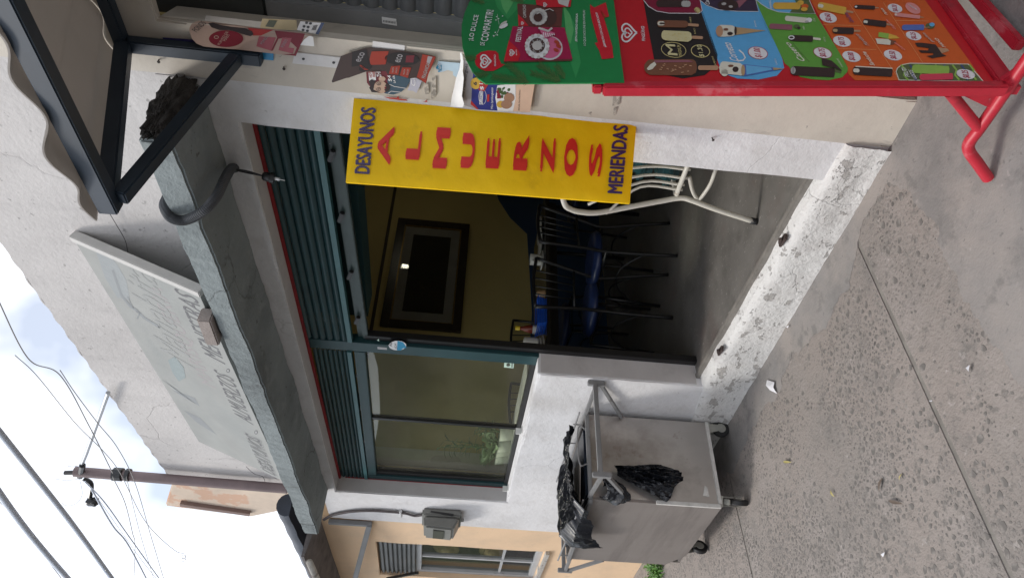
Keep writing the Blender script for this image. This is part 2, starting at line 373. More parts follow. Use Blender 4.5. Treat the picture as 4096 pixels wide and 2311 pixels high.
def wob(pts, amp, seg, closed=True):
    out = []
    n = len(pts)
    for i in range(n if closed else n-1):
        a, b = Vector(pts[i]), Vector(pts[(i+1) % n]); k = max(1, int((b-a).length/seg))
        for j in range(k):
            p = a.lerp(b, j/k); q = noise.noise_vector(Vector((p.x*9, p.y*9, 3.3)))*1.5+noise.noise_vector(Vector((p.x*34, p.y*34, 1)))*.6+noise.noise_vector(Vector((p.x*90, p.y*90, 5)))*.3
            out.append(Vector((p.x+q.x*amp, p.y+q.y*amp)))
    return out
def r5(x, y): return (2900+.6194*x, 500+.6194*y)
def r6(x, y): return (2900+.6268*x, 1400+.6268*y)
edge = [r5(*p) for p in ((1100,290),(1010,440),(930,540),(900,640),(860,860),(820,960),(720,1170),(660,1290),(540,1400))]+[r6(*p) for p in ((420,60),(370,150),(350,280),(240,370),(170,520),(110,650),(50,770))]
ge = [onG(*p) for p in edge]
strip = [(p.x, min(p.y, -.05)) for p in ge]+[(-4.2, -.1), (-5.4, -.09), (-5.4, .012), (-1.55, .012)]
right = [onG(*r5(*p)) for p in ((1180,400),(1240,520),(1330,620),(1400,800),(1530,1080),(1650,1260),(1745,1420))]+[onG(*r6(*p)) for p in ((1760,0),(1830,150),(1900,260))]
right = [(p.x, p.y) for p in right]+[(-1.3, -2.0), (-.3, -2.3), (1.7, -2.2), (1.7, .012), (-1.548, .012), (-1.60, -.10)]
patches = [strip, right]
def inside(p, poly):
    c = False; j = len(poly)-1
    for i in range(len(poly)):
        if (poly[i][1] > p[1]) != (poly[j][1] > p[1]) and p[0] < (poly[j][0]-poly[i][0])*(p[1]-poly[i][1])/(poly[j][1]-poly[i][1])+poly[i][0]: c = not c
        j = i
    return c
wp = []
for k, poly in enumerate(patches):
    w = wob(poly, .024, .010); wp.append(w)
    mb = MB(); n = len(w); h = .002+.0008*k
    top = [(p.x, min(p.y, .012), gz(p.x, min(p.y, .012))+h) for p in w]
    bot = [(p.x+.0, min(p.y, .012), gz(p.x, min(p.y, .012))-.004) for p in w]
    mb.add(top+bot, [list(range(n))]+[[i, i+n, (i+1) % n+n, (i+1) % n] for i in range(n)])
    mb.build('cement_patch', cement_mat if k < 2 else worn_patch, walk)
# pebbles worn flush in the concrete
def pebble_verts(r, seed, h):
    rnd = random.Random(seed); n = 7; el = rnd.uniform(.6, 1); rot = rnd.uniform(0, pi)
    ring = []
    for i in range(n):
        t = 2*pi*i/n+rnd.uniform(-.25, .25); rr = r*rnd.uniform(.72, 1.12)
        x, y = rr*cos(t), rr*sin(t)*el; ring.append((x*cos(rot)-y*sin(rot), x*sin(rot)+y*cos(rot)))
    vs = [(x, y, -.003) for x, y in ring]+[(x*.86, y*.86, h*.8) for x, y in ring]+[(0, 0, h)]
    fs = [[i, (i+1) % n, n+(i+1) % n, n+i] for i in range(n)]+[[n+i, n+(i+1) % n, 2*n] for i in range(n)]
    return vs, fs
def seen(x, y):
    d = Vector((x, y, gz(x, y)))-CAM; z = d.dot(FWD); px = 2048-d.dot(UPV)/z*FOCAL; py = 1155.5-d.dot(RGT)/z*FOCAL
    return z > 0 and -40 < px < 4140 and -40 < py < 2350
rnd = random.Random(5); cand = []
for _ in range(110000):
    x, y = rnd.uniform(-6.4, -.9), rnd.uniform(-1.85, -.03)
    if not seen(x, y): continue
    if min(abs(x-j) for j in JX) < .02: continue
    dn = noise.noise(Vector((x*2.6, y*2.6, 1.7)))+.45*noise.noise(Vector((x*9, y*9, 4)))
    if rnd.random() > .36+1.15*dn: continue
    r = min(.019, max(.0038, rnd.lognormvariate(math.log(.0053), .55)))
    if any(inside((x, y), w) for w in patches): continue
    cand.append((x, y, r))
cell = {}; keep = []
for x, y, r in sorted(cand, key=lambda c: -c[2]):
    k = (int(x/.04), int(y/.04)); ok = True
    for a in (-1, 0, 1):
        for b in (-1, 0, 1):
            for (u, v, q) in cell.get((k[0]+a, k[1]+b), ()):
                if (u-x)**2+(v-y)**2 < (r+q)**2*.85: ok = False
    if ok: cell.setdefault(k, []).append((x, y, r)); keep.append((x, y, r))
keep.sort(key=lambda c: -c[2]/((Vector((c[0], c[1], gz(c[0], c[1])))-CAM).length))
pm = [meshify('pebble', *pebble_verts(.01, 100+i, .0016), mats=[pebble_mat]) for i in range(8)]
tilt = Vector((-GS, -GC, 1)).normalized().to_track_quat('Z', 'Y')
for i, (x, y, r) in enumerate(keep[:300]):
    o = bpy.data.objects.new('pebble', pm[i % 8]); link(o, walk)
    o.matrix_basis = Matrix.Translation((x, y, gz(x, y))) @ tilt.to_matrix().to_4x4() @ Matrix.Rotation(rnd.uniform(0, 6), 4, 'Z') @ Matrix.Diagonal((r/.01, r/.01, 1, 1))
mb = MB()
for i, (x, y, r) in enumerate(keep[300:]):
    vs, fs = pebble_verts(r, i, .0012); mb.add([(x+a, y+b, gz(x+a, y+b)+c) for a, b, c in vs], fs)
o = mb.build('pebbles', pebble_mat, walk); o['kind'] = 'stuff'

# ================================================================== walls made by hand: a slightly uneven grid of plaster
def grid_wall(name, xcuts, lines, holes, depth, mat, parent, step=.09, amp=.0035, Y=0., back=None):
    """xcuts: ascending X; lines: functions z(X) from the bottom up; holes: set of (column, row)"""
    bm = bmesh.new(); cols = []; rows = []
    for i, (a, b) in enumerate(zip(xcuts, xcuts[1:])):
        k = max(1, round((b-a)/step)); cols += [(a+(b-a)*j/k, i) for j in range(k)]
    cols.append((xcuts[-1], len(xcuts)-2))
    for i in range(len(lines)-1):
        k = max(1, round(abs(lines[i+1](xcuts[0])-lines[i](xcuts[0]))/step)); rows += [(i, j/k) for j in range(k)]
    rows.append((len(lines)-2, 1.0))
    vv = {}
    def V(c, r):
        if (c, r) not in vv:
            x = cols[c][0]; i, t = rows[r]; z = lines[i](x)*(1-t)+lines[i+1](x)*t
            q = noise.noise_vector(Vector((x*5.1, z*5.1, 7.7))); q2 = noise.noise_vector(Vector((x*1.7, z*1.7, 2)))
            ed = c in (0, len(cols)-1)
            vv[(c, r)] = bm.verts.new((x+(0 if ed else q.x*amp), Y+q.y*amp*.8+q2.y*amp, z+(0 if r in (0, len(rows)-1) else q.z*amp)))
        return vv[(c, r)]
    for c in range(len(cols)-1):
        for r in range(len(rows)-1):
            if (cols[c][1], rows[r][0]) in holes: continue
            bm.faces.new((V(c, r), V(c+1, r), V(c+1, r+1), V(c, r+1)))
    front = list(bm.faces); fv = list(bm.verts)
    ex = bmesh.ops.extrude_face_region(bm, geom=front, use_keep_orig=True)
    for v in ex['geom']:
        if isinstance(v, bmesh.types.BMVert): v.co.y = Y+depth
    es = [e for e in bm.edges if len(e.link_faces) == 2 and e.calc_face_angle(0) > 1.0 and all(abs(v.co.y-Y) < .05 for v in e.verts)]
    bmesh.ops.bevel(bm, geom=es, offset=.007, segments=2, affect='EDGES', clamp_overlap=True)
    bmesh.ops.recalc_face_normals(bm, faces=bm.faces)
    me = bpy.data.meshes.new(name); bm.to_mesh(me); bm.free(); me.materials.append(mat)
    for p in me.polygons: p.use_smooth = True
    me.set_sharp_from_angle(angle=.6)
    return link(bpy.data.objects.new(name, me), parent)

XR, XL, XD, XP, XC = -1.712, -4.926, -3.213, -1.53, -5.417
z_lint = lambda x: 2.413+.0246*(x-XR)
z_roof = lambda x: 3.583+.0486*(x+2.49)
z_low = lambda x: gz(x, 0)-.05
z_sill = lambda x: 1.108
z_led = lambda x: 2.513+.038*(x+1.6)
FLOOR = .235

rest = thing('restaurant_building', 'white plastered eatery with a tall weathered parapet and an open doorway', 'building', (-3.3, .0, .0))
z_mid = lambda x: z_led(x)+.05
grid_wall('facade_wall', [XC, XL, XD, XR, XP], [z_low, z_sill, z_lint, z_mid], {(1, 1), (2, 0), (2, 1)}, .15, white_wall, rest)
XPL = -4.945
par = grid_wall('parapet', [XPL, XD, XR, XP], [z_mid, z_roof], set(), .15, parapet_wall, rest)
# reveals are the same wall turned inwards; thin mottled grey-white skins on jamb, lintel and sill
def skin(name, pts, mat, parent, th=.003):
    pts = [Vector(p) for p in pts]; n = (pts[1]-pts[0]).cross(pts[2]-pts[0]).normalized(); n = n if n.dot(CAM-pts[0]) > 0 else -n
    return MB().prism(pts, n*th).build(name, mat, parent)
skin('lintel_underside', [(XL, .012, z_lint(XL)), (XR, .012, z_lint(XR)), (XR, .15, z_lint(XR)), (XL, .15, z_lint(XL))], reveal_mat, rest)
skin('jamb_reveal', [(XL, .012, 1.115), (XL, .15, 1.115), (XL, .15, z_lint(XL)-.006), (XL, .012, z_lint(XL)-.006)], reveal_mat, rest)
skin('jamb_reveal', [(XD, .012, .24), (XD, .15, .24), (XD, .15, 1.10), (XD, .012, 1.10)], reveal_mat, rest)
# red rim where shutter meets the lintel
MB().bar((XL, .108, z_lint(XL)-.011), (XR, .108, z_lint(XR)-.011), .016, .014).build('red_rim', red_edge, rest)
MB().bar((XL+.006, .112, 1.12), (XL+.006, .112, z_lint(XL)-.05), .008, .006).build('red_rim', red_edge, rest)
# corrugated roof edge on the parapet
mb = MB(); vs = []; fs = []; n = 240
for i in range(n+1):
    x = XPL-.01+(XP-XPL+.5)*i/n; w = .005*cos(2*pi*x/.146)+.006*noise.noise(Vector((x*3, 0, 0)))
    for y in (.004, .9):
        z = z_roof(x)-.003+w+(.10*(y+.035)); vs += [(x, y, z), (x, y, z+.007)]
for i in range(n):
    a, b = i*4, i*4+4
    fs += [[a, b, b+2, a+2], [a+1, a+3, b+3, b+1], [a, a+1, b+1, b]]
mb.add(vs, fs).build('corrugated_roof', parapet_wall, rest, smooth=False, auto=.9)
# the ledge over the door
mb = MB(); n = 110; x0, x1 = -4.90, -1.555; vs = []
sec = [(0.004, 0), (-.318, 0), (-.318, .103), (.004, .115)]
for i in range(n+1):
    x = x0+(x1-x0)*i/n; ring = []
    for j, (y, dz) in enumerate(sec):
        q = noise.noise_vector(Vector((x*4.5, j*3.1, 5)))*.008+noise.noise_vector(Vector((x*21, j*3.1, 5)))*.004
        xx = x+(.05*noise.noise(Vector((j*1.9, 2, 3))) if i in (0, n) else 0)
        ring.append((xx, y+q.y, z_led(x)+dz+q.z))
    vs.append(ring)
mb.add([p for r in vs for p in r], [[i*4+j, i*4+(j+1) % 4, i*4+4+(j+1) % 4, i*4+4+j] for i in range(n) for j in range(4)]+[[3,2,1,0], [n*4, n*4+1, n*4+2, n*4+3]])
ledge = mb.build('concrete_ledge', ledge_mat, rest, bevel=.008)
def lump(name, c, s, mat, parent, amp=.35, freq=7, sub=4, seed=0):
    bm = bmesh.new(); bmesh.ops.create_icosphere(bm, subdivisions=sub, radius=1)
    for v in bm.verts:
        d = v.co.normalized(); m = max(abs(d.x), abs(d.y), abs(d.z)); b = d/(m*.6+.4)
        q = 1+amp*noise.fractal(d*freq*.35+Vector((seed, seed*2, 1)), .9, 2., 4)
        v.co = Vector((c[0]+b.x*s[0]*q, c[1]+b.y*s[1]*q, c[2]+b.z*s[2]*q))
    me = bpy.data.meshes.new(name); bm.to_mesh(me); bm.free(); me.materials.append(mat)
    return link(bpy.data.objects.new(name, me), parent)
lump('broken_end', (-1.548, -.157, z_led(-1.55)+.055), (.026, .152, .050), rubble_mat, ledge, .28, 9, 5, 3)
# step in front of the doorway and under the window
mb = MB(); n = 170; xs = [XC+(XP-XC)*i/n for i in range(n+1)]; vs = []; fs = []; rows_s = 9
zt = lambda x: (FLOOR-.018+.012*noise.noise(Vector((x*6, 0, 2)))) if x > XD else max(gz(x, 0)+.02, FLOOR-.03-.12*(XD-x))
for x in xs:
    zb1 = gz(x, 0)-.03; zt1 = zt(x)
    for k in range(rows_s):
        t = k/(rows_s-1); z = zb1+(zt1-.014-zb1)*t
        d = .006*noise.noise(Vector((x*9, z*9, 1)))+.004*noise.noise(Vector((x*30, z*30, 4)))
        d -= .010*max(0, 1-abs(z-(gz(x, 0)+.045+.02*noise.noise(Vector((x*3, 5, 5)))))/.012)*(noise.noise(Vector((x*2.2, 9, 1))) > -.25)   # the crack that runs along the foot
        vs.append((x, -.020-d+(.006 if k == rows_s-1 else 0), z))
    vs += [(x, .006, zt1), (x, .13, zt1+.006)]
w_ = rows_s+2
for i in range(n):
    for j in range(w_-1): fs.append([i*w_+j, i*w_+w_+j, i*w_+w_+j+1, i*w_+j+1])
mb.add(vs, fs).build('step', step_mat, rest, auto=.9)
# threshold strip of the roller door
MB().box((XD, .05, FLOOR-.02), (XR, .078, FLOOR+.004)).build('threshold_rail', joint_mat, rest, bevel=.003)
# room
MB().box((-5.2, .06, FLOOR-.1), (-1.40, 4.75, FLOOR-.004)).build('floor', floor_mat, rest)
MB().box((-5.2, .15, 2.78), (-1.40, 4.75, 2.88)).build('ceiling', ceil_mat, rest)
lw = MB().box((-5.2, .15, FLOOR-.004), (-5.05, 5.2, 2.78)).build('side_wall', ochre, rest)
MB().box((-5.05, 4.6, FLOOR-.004), (-1.40, 4.75, 2.78)).build('back_wall', ochre, rest)
MB().box((-1.54, .15, FLOOR-.004), (-1.40, 4.6, 2.78)).build('side_wall', ochre, rest)
MB().box((XR+.04, .15, FLOOR-.004), (-1.54, .30, 2.78)).build('inner_pier', ochre, rest)
dd = [onX(*p, -5.047) for p in ((2128,1250),(2108,935),(2040,870),(1995,800),(1975,740))]
pts = [(-5.05, .15, FLOOR), (-5.05, .15, 1.0), (-5.05, dd[0].y, dd[0].z)]+[(-5.05, p.y, p.z) for p in dd[1:]]+[(-5.05, 4.6, 1.38), (-5.05, 4.6, FLOOR)]
MB().prism(pts, (.006, 0, 0)).build('painted_dado', blue_dado, lw)
MB().box((-5.05, .285, FLOOR), (-5.02, .42, 2.75)).build('pilaster', M('pale_pilaster', (.5, .47, .4), .8), lw)
MB().bar((-5.045, .3, 2.30), (-5.045, 4.5, 2.345), .02, .028).build('cable_trunking', M('brown_trunking', (.05, .035, .02), .6), lw)
MB().box((-3.17, .26, 2.06), (XR-.02, .42, 2.38)).build('shutter_housing', teal_dark, rest)
# door post, window frame and shutters
FY = .112
MB().box((-3.30, FY, FLOOR-.004), (-3.213, FY+.06, 2.37)).build('door_post', teal, rest, bevel=.003)
MB().box((-3.211, FY+.02, FLOOR-.004), (-3.17, FY+.06, 2.06)).build('door_stile', black_metal, rest, bevel=.003)
win = MB()
win.box((-4.922, FY, 1.112), (-4.86, FY+.05, 2.12)).box((-4.86, FY, 2.06), (-3.302, FY+.05, 2.12))
window = win.build('window', teal, rest, bevel=.003)
MB().box((-4.86, FY+.004, 1.112), (-3.302, FY+.05, 1.142)).build('bottom_frame', black_metal, window)
MB().box((-4.86, FY+.012, 1.143), (-4.815, FY+.05, 2.058)).build('side_frame', black_metal, window)
MB().box((-4.075, FY+.016, 1.143), (-4.052, FY+.045, 2.058)).build('mullion', black_metal, window)
for a, b in ((-4.813, -4.077), (-4.05, -3.304)):
    MB().box((a, FY+.028, 1.144), (b, FY+.033, 2.057)).build('pane', window_glass, window)
MB().box((XL+.002, .004, 1.098), (XD, .11, 1.116)).build('sill', white_wall, window, bevel=.004)
for x in (-4.80, -3.95):
    b = MB(); b.box((x-.022, .03, 1.116), (x+.022, .075, 1.122)); b.box((x-.004, .03, 1.122), (x+.004, .07, 1.155)); b.build('hinge_plate', M('white_enamel', (.62, .62, .6), .5), window)
def shutter(xa, xb, ztop, zbot, nsl, name_label, skew):
    L = xb-xa; pitch = (ztop-zbot)/nsl; mb = MB(); m = 7; prof = []
    for j in range(m+1):
        t = j/m; prof.append((-.012*sin(pi*t)**.8, t*pitch*.93))
    prof.append((.004, pitch*.955)); prof.append((.004, pitch))
    vs = []; fs = []; k = 12
    for i in range(k+1):
        for y, z in prof: vs.append((L*i/k, y+.0016*noise.noise(Vector((i*.7, 0, 2))), z+skew*(L*i/k-L/2)))
    w = len(prof)
    for i in range(k):
        for j in range(w-1): fs.append([i*w+j, i*w+w+j, i*w+w+j+1, i*w+j+1])
    me = meshify('slat', vs, fs, True, None, [teal])
    sh = bpy.data.objects.new('roller_shutter', me); link(sh, rest); sh.matrix_basis = Matrix.Translation((xa, FY+.01, zbot))
    sh['label'] = name_label
    for i in range(1, nsl):
        o = bpy.data.objects.new('slat', me); COL.objects.link(o); o.parent = sh; o.location = (0, 0, i*pitch)
    bar = MB().box((0, -.018, -.026), (L, .016, -.002)).build('bottom_bar', M('pale_teal_enamel', (.045, .13, .14), .4, .15, 8), None)
    bar.parent = sh
    for v in bar.data.vertices: v.co.z += skew*(v.co.x-L/2)
    return sh
shutter(-3.208, XR+.004, 2.395, 2.165, 6, 'wide teal roller shutter rolled up over the doorway', .022)
shutter(-4.918, -3.304, 2.345, 2.155, 7, 'narrower teal roller shutter above the window', .006)
for (a, b, za, zb) in ((-3.208, XR+.004, 2.043, 2.092), (-4.918, -3.304, 2.078, 2.068)):
    r = MB().bar((a, FY+.06, za+.03), (b, FY+.06, zb+.03), .05, .05).bar((a, FY+.028, za+.012), (b, FY+.028, zb+.012), .012, .03).build('lock_rail', steel_green, rest, bevel=.003)
    for t in (.12, .36, .62, .85):
        x = a+(b-a)*t; z = za+(zb-za)*t
        MB().bar((x-.03, FY+.012, z+.05), (x+.03, FY+.012, z+.03), .02, .02).build('latch', black_metal, r, bevel=.004)
# two rusty hasps left in the threshold
for p in ((3135, 960), (2885, 1400)):
    q = onZ(*p, FLOOR-.012); b = MB(); b.bar(q+Vector((-.03, 0, .006)), q+Vector((.035, -.01, .006)), .03, .012); b.bar(q+Vector((-.015, -.008, .012)), q+Vector((.02, -.012, .026)), .012, .014)
    b.build('door_hasp', M('rusty_steel', (.07, .05, .045), .8, .4, 40, .4, 90), rest, bevel=.003)

# ================================================================== shop on the right
shop = thing('corner_shop', 'cream shop wall with a grey roller shutter beside the eatery', 'building', (-1.0, 0, 0))
z_hdr = lambda x: 2.60+.04*(x+1.3); z_top = lambda x: 4.6
grid_wall('shop_wall', [XP, -1.325, 1.35, 2.4], [z_low, z_hdr, z_top], {(1, 0)}, .03, cream_wall, shop)
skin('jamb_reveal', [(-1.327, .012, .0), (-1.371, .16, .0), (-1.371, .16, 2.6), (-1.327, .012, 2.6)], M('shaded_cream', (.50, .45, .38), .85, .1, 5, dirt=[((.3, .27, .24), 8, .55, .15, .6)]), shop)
MB().box((-1.372, .162, -.02), (-1.311, .20, 2.30)).build('shutter_guide', grey_metal, shop, bevel=.004)
MB().box((-1.46, .165, 2.30), (1.35, .36, 2.95)).build('shutter_box', M('dark_grey_housing', (.05, .055, .055), .6, .3, 5), shop, bevel=.01)
L = 2.55; pitch = .062; vs = []; fs = []; prof = [(.010*cos(2*pi*j/10)-.0, pitch*j/10) for j in range(11)]
prof = [(-.018*max(0, sin(pi*min(1, j/8.5)))**.6, pitch*j/10) for j in range(11)]
for i in (0, 1):
    for y, z in prof: vs.append((L*i, y, z))
fs = [[j, 11+j, 12+j, j+1] for j in range(10)]
me = meshify('slat', vs, fs, True, None, [grey_slat])
sh = bpy.data.objects.new('roller_shutter', me); link(sh, shop); sh.matrix_basis = Matrix.Translation((-1.311, .20, .06))
for i in range(1, 37):
    o = bpy.data.objects.new('slat', me); COL.objects.link(o); o.parent = sh; o.location = (0, 0, i*pitch)

# ================================================================== house on the left
house = thing('peach_house', 'peach plastered house with a grey barred window beyond the cart', 'building', (-6.5, 0, 0))
zh = lambda x: 2.55+.03*(x+5.4)
wx0, wx1 = -6.72, -5.90
grid_wall('house_wall', [-10.5, wx0, wx1, XC-.003], [z_low, lambda x: .69, lambda x: 2.09, zh], {(1, 1)}, .16, orange_wall, house, step=.12, Y=.012)
hw = MB()
hw.box((wx0, .06, .69), (wx0+.05, .11, 2.09)).box((wx1-.05, .06, .69), (wx1, .11, 2.09)).box((wx0+.05, .06, .69), (wx1-.05, .11, .74)).box((wx0+.05, .06, 1.72), (wx1-.05, .11, 1.77))
hwo = hw.build('window', pale_alu, house, bevel=.003)
MB().box((wx0+.05, .075, 1.0), (wx1-.05, .10, 1.02)).build('glazing_bar', pale_alu, hwo)
MB().box((wx0+.36, .07, .74), (wx0+.39, .105, 1.72)).build('glazing_bar', pale_alu, hwo)
MB().box((wx0+.05, .086, .74), (wx1-.05, .09, 1.72)).build('pane', glass('shop_glass', (.8, .82, .8)), hwo)
MB().box((wx0-.3, .30, .5), (wx1+.3, .32, 2.3)).box((wx0-.02, .175, .5), (wx0, .3, 2.3)).box((wx1, .175, .5), (wx1+.02, .3, 2.3)).build('display_back', M('dim_display', (.16, .12, .11), .8, .5, 9), hwo)
MB().box((wx0-.02, -.02, .66), (wx1+.02, .05, .69)).build('sill', M('flaking_sill', (.4, .38, .35), .9, .2, 20, dirt=[((.15, .14, .13), 14, .55, .04, .8)]), hwo)
for i in range(8):
    z = 1.772+i*.039; MB().box((wx0, .03-.0, z), (wx1, .05, z+.024)).add([(wx0, .05, z+.024), (wx1, .05, z+.024), (wx1, .05, z+.038), (wx0, .05, z+.038)], [[0,1,2,3]]).build('shutter_slat', grey_slat, hwo, bevel=.005)
MB().bar((wx0+.0, -.02, 2.02), (wx0+.34, -.06, 1.74), .022, .022).build('shutter_stay', black_metal, hwo)
straw = M('straw_plait', (.5, .36, .17), .8, .2, 30)
for p in ((1785, 2192), (1968, 2207)):
    c_ = onY(*p, .22); ht = MB().lathe([(0, .05), (.05, .048), (.07, .02), (.075, .0), (.12, -.004), (.122, .0), (.075, .006)], c_, 22, (.15, -1, .1)).build('straw_hat', straw, hwo, smooth=True)
# eave of the house: dark rounded gutter over a grey bracket
g0, g1 = onY(1150, 2018, -.06), onY(1330, 2420, -.06); gd = (g1-g0).normalized()
vs = []; fs = []
for i in range(26):
    c_ = g0+(g1-g0)*(i/25)+Vector((0, 0, .004*sin(i*1.9)))
    for j in range(11):
        t = -.35+(pi+.7)*j/10; vs.append(c_+Vector((0, -.085*cos(t), .078*sin(t))))
for i in range(25):
    for j in range(10): fs.append([i*11+j, i*11+11+j, i*11+12+j, i*11+j+1])
fs.append(list(range(11)))
MB().add(vs, fs).build('eave_gutter', roof_tile, house, auto=.8)
MB().hexa([(-8, -.30, 2.47), (XC-.01, -.30, 2.555), (XC-.01, .02, 2.50), (-8, .02, 2.42), (-8, -.30, 2.49), (XC-.01, -.30, 2.575), (XC-.01, .02, 2.56), (-8, .02, 2.48)]).build('eave_board', M('stained_eave', (.13, .12, .12), .9, .4, 8), house)
MB().tube([(XC-.03, -.33, 2.51), (-7.4, -.33, 2.43)], .026, 10).build('eave_pipe', M('weathered_pipe', (.42, .40, .36), .8, .2, 12, dirt=[((.15, .12, .1), 9, .55, .1, .7)]), house, smooth=True)
br = MB(); br.bar((XC-.045, -.012, 2.10), (XC-.045, -.012, 2.43), .035, .035).bar((XC-.045, -.02, 2.12), (-6.5, -.28, 2.30), .03, .04)
br.build('eave_bracket', grey_metal, house, bevel=.003)
# parapet end of the house behind the post
blk = MB(); blk.prism([onY(*p, .1) for p in ((690,1925),(661,2022),(1005,2066),(1133,2040),(1170,1960))], (0, .5, 0)).build('parapet_block', M('flaking_peach', (.68, .56, .45), .9, .12, 5, .4, 40, dirt=[((.62, .38, .26), 2.5, .55, .03, .8)]), house, bevel=.01)
MB().bar(onY(722, 2012, .085), onY(1000, 2052, .085), .03, .05).build('coping_board', M('brown_board', (.22, .15, .13), .8), house)

# ================================================================== awning of the shop
navy = M('navy_steel', (.022, .036, .055), .5, .25, 6)
awn_sheet = M('awning_sheet', (.42, .39, .36), .75, .12, 3)
_n, _l = awn_sheet.node_tree.nodes, awn_sheet.node_tree.links
_t = _n.new('ShaderNodeBsdfTranslucent'); _t.inputs[0].default_value = (.42, .39, .36, 1); _x = _n.new('ShaderNodeMixShader'); _x.inputs[0].default_value = .45
_l.new(_n['Principled BSDF'].outputs[0], _x.inputs[1]); _l.new(_t.outputs[0], _x.inputs[2]); _l.new(_x.outputs[0], _n['Material Output'].inputs[0])
aw = thing('metal_awning', 'navy steel awning frame carrying a corrugated grey sheet', 'awning', (-1.413, 0, 2.34))
AX = -1.413; W = Vector((AX, -.012, 2.728)); T = Vector((AX, -.725, 2.514)); B = Vector((AX, -.012, 2.34))
e = .045
MB().bar(W, T, e, e).build('arm', navy, aw, bevel=.004)
MB().bar(W+Vector((.0, -.012, .02)), B+Vector((0, -.012, -.06)), e, e*.9, (0, 1, 0)).build('wall_upright', navy, aw, bevel=.004)
MB().bar(T+Vector((0, .0, -.03)), B+Vector((0, -.03, .02)), e*.9, e*.9).build('brace', navy, aw, bevel=.004)
MB().bar(T+Vector((-.04, -.005, .0)), T+Vector((2.6, -.005, .10)), e, e*1.15).build('front_purlin', navy, aw, bevel=.004)
MB().bar(W+Vector((0, -.01, .0)), W+Vector((2.6, -.01, .10)), e*.9, e*.9).build('wall_purlin', navy, aw, bevel=.004)
vs = []; fs = []; n = 220
out = (T-W).normalized()
for i in range(n+1):
    s_ = i/n; x = -.055+2.7*s_; ph = x/.19; w = .016*cos(2*pi*ph)+.016*max(0, cos(2*pi*x/.76-1.2))**6
    lip = .022*max(0, cos(2*pi*x/.76-1.2))**3
    for t in (-.01, .4, .785+lip):
        p = W+Vector((x, 0, .04*x))+out*t; vs += [p+Vector((0, 0, .047+w)), p+Vector((0, 0, .052+w))]
for i in range(n):
    a, b = i*6, i*6+6
    for j in (0, 2): fs += [[a+j, b+j, b+j+2, a+j+2], [a+j+1, a+j+3, b+j+3, b+j+1]]
    fs.append([a+4, b+4, b+5, a+5])
MB().add(vs, fs).build('corrugated_sheet', awn_sheet, aw, auto=.9)

# ================================================================== yellow sign hung on the pilaster
yellow = M('yellow_enamel', (.97, .60, .003), .5, .05, 6, .3, 6, spec=.25, dirt=[((.45, .24, .01), 4, .62, .12, .4), ((.06, .03, .02), 26, .73, .02, .9)], bdist=.014)
SR = Vector((-1.55, -.004, 1.5)); SLf = Vector((-1.731, -.237, 1.5))
spl = Plane.three(SR, SLf, SR+Vector((0, 0, 1)))
ys = thing('hanging_sign', 'tall yellow metal sign with red vertical lettering at the doorway', 'sign', (-1.62, -.1, .95))
cs = [spl.at(*p) for p in ((1415,393),(1382,728),(2520,813),(2548,478))]
mb = MB(); nx, nz_ = 16, 54; vs = []; fs = []
for i in range(nx+1):
    for j in range(nz_+1):
        u, v = i/nx, j/nz_
        p = cs[0].lerp(cs[1], u).lerp(cs[3].lerp(cs[2], u), v)
        edge_ = min(u, 1-u, v*3, (1-v)*3)
        d = (.0035*noise.noise(Vector((u*3, v*8, 3)))+.002*noise.noise(Vector((u*9, v*24, 8))))*(1 if edge_ > .02 else .4)-(.003 if edge_ < .005 else 0)
        vs.append(p+spl.n*d)
for i in range(nx):
    for j in range(nz_): fs.append([i*(nz_+1)+j, (i+1)*(nz_+1)+j, (i+1)*(nz_+1)+j+1, i*(nz_+1)+j+1])
k = len(vs); back = [p-spl.n*.022 for p in vs]
bd = [(i, 0) for i in range(nx)]+[(nx, j) for j in range(nz_)]+[(i, nz_) for i in range(nx, 0, -1)]+[(0, j) for j in range(nz_, 0, -1)]
ix = lambda c: c[0]*(nz_+1)+c[1]
vs += back; fs += [[a+k for a in f][::-1] for f in fs]
fs += [[ix(bd[a]), ix(bd[a])+k, ix(bd[(a+1) % len(bd)])+k, ix(bd[(a+1) % len(bd)])] for a in range(len(bd))]
mb.add(vs, fs).build('sign_panel', yellow, ys, auto=.6)
ink_red = flat('sign_red', (.74, .022, .010), .45); ink_purple = flat('sign_purple', (.052, .028, .13), .35)
def let(body, bl, br, h, m, bold):
    Print(spl, 1300, 300, .6195, .0058).text(body, bl, br, h, m, 1, bold).build('lettering', ys)
for c, bl, br, h in (('A',(418,582),(452,332),95),('L',(608,549),(630,366),92),('M',(782,606),(815,343),92),('U',(958,604),(977,378),86),('E',(1122,606),(1137,410),88),('R',(1303,619),(1322,388),92),('Z',(1478,637),(1493,411),92),('O',(1625,659),(1642,410),90),('S',(1782,659),(1798,443),86)):
    let(c, bl, br, h, ink_red, .12 if c == 'M' else .07 if c == 'A' else .17)
let('DESAYUNOS', (288,641), (332,212), 100, ink_purple, .17)
let('MERIENDAS', (1920,768), (1960,328), 98, ink_purple, .17)

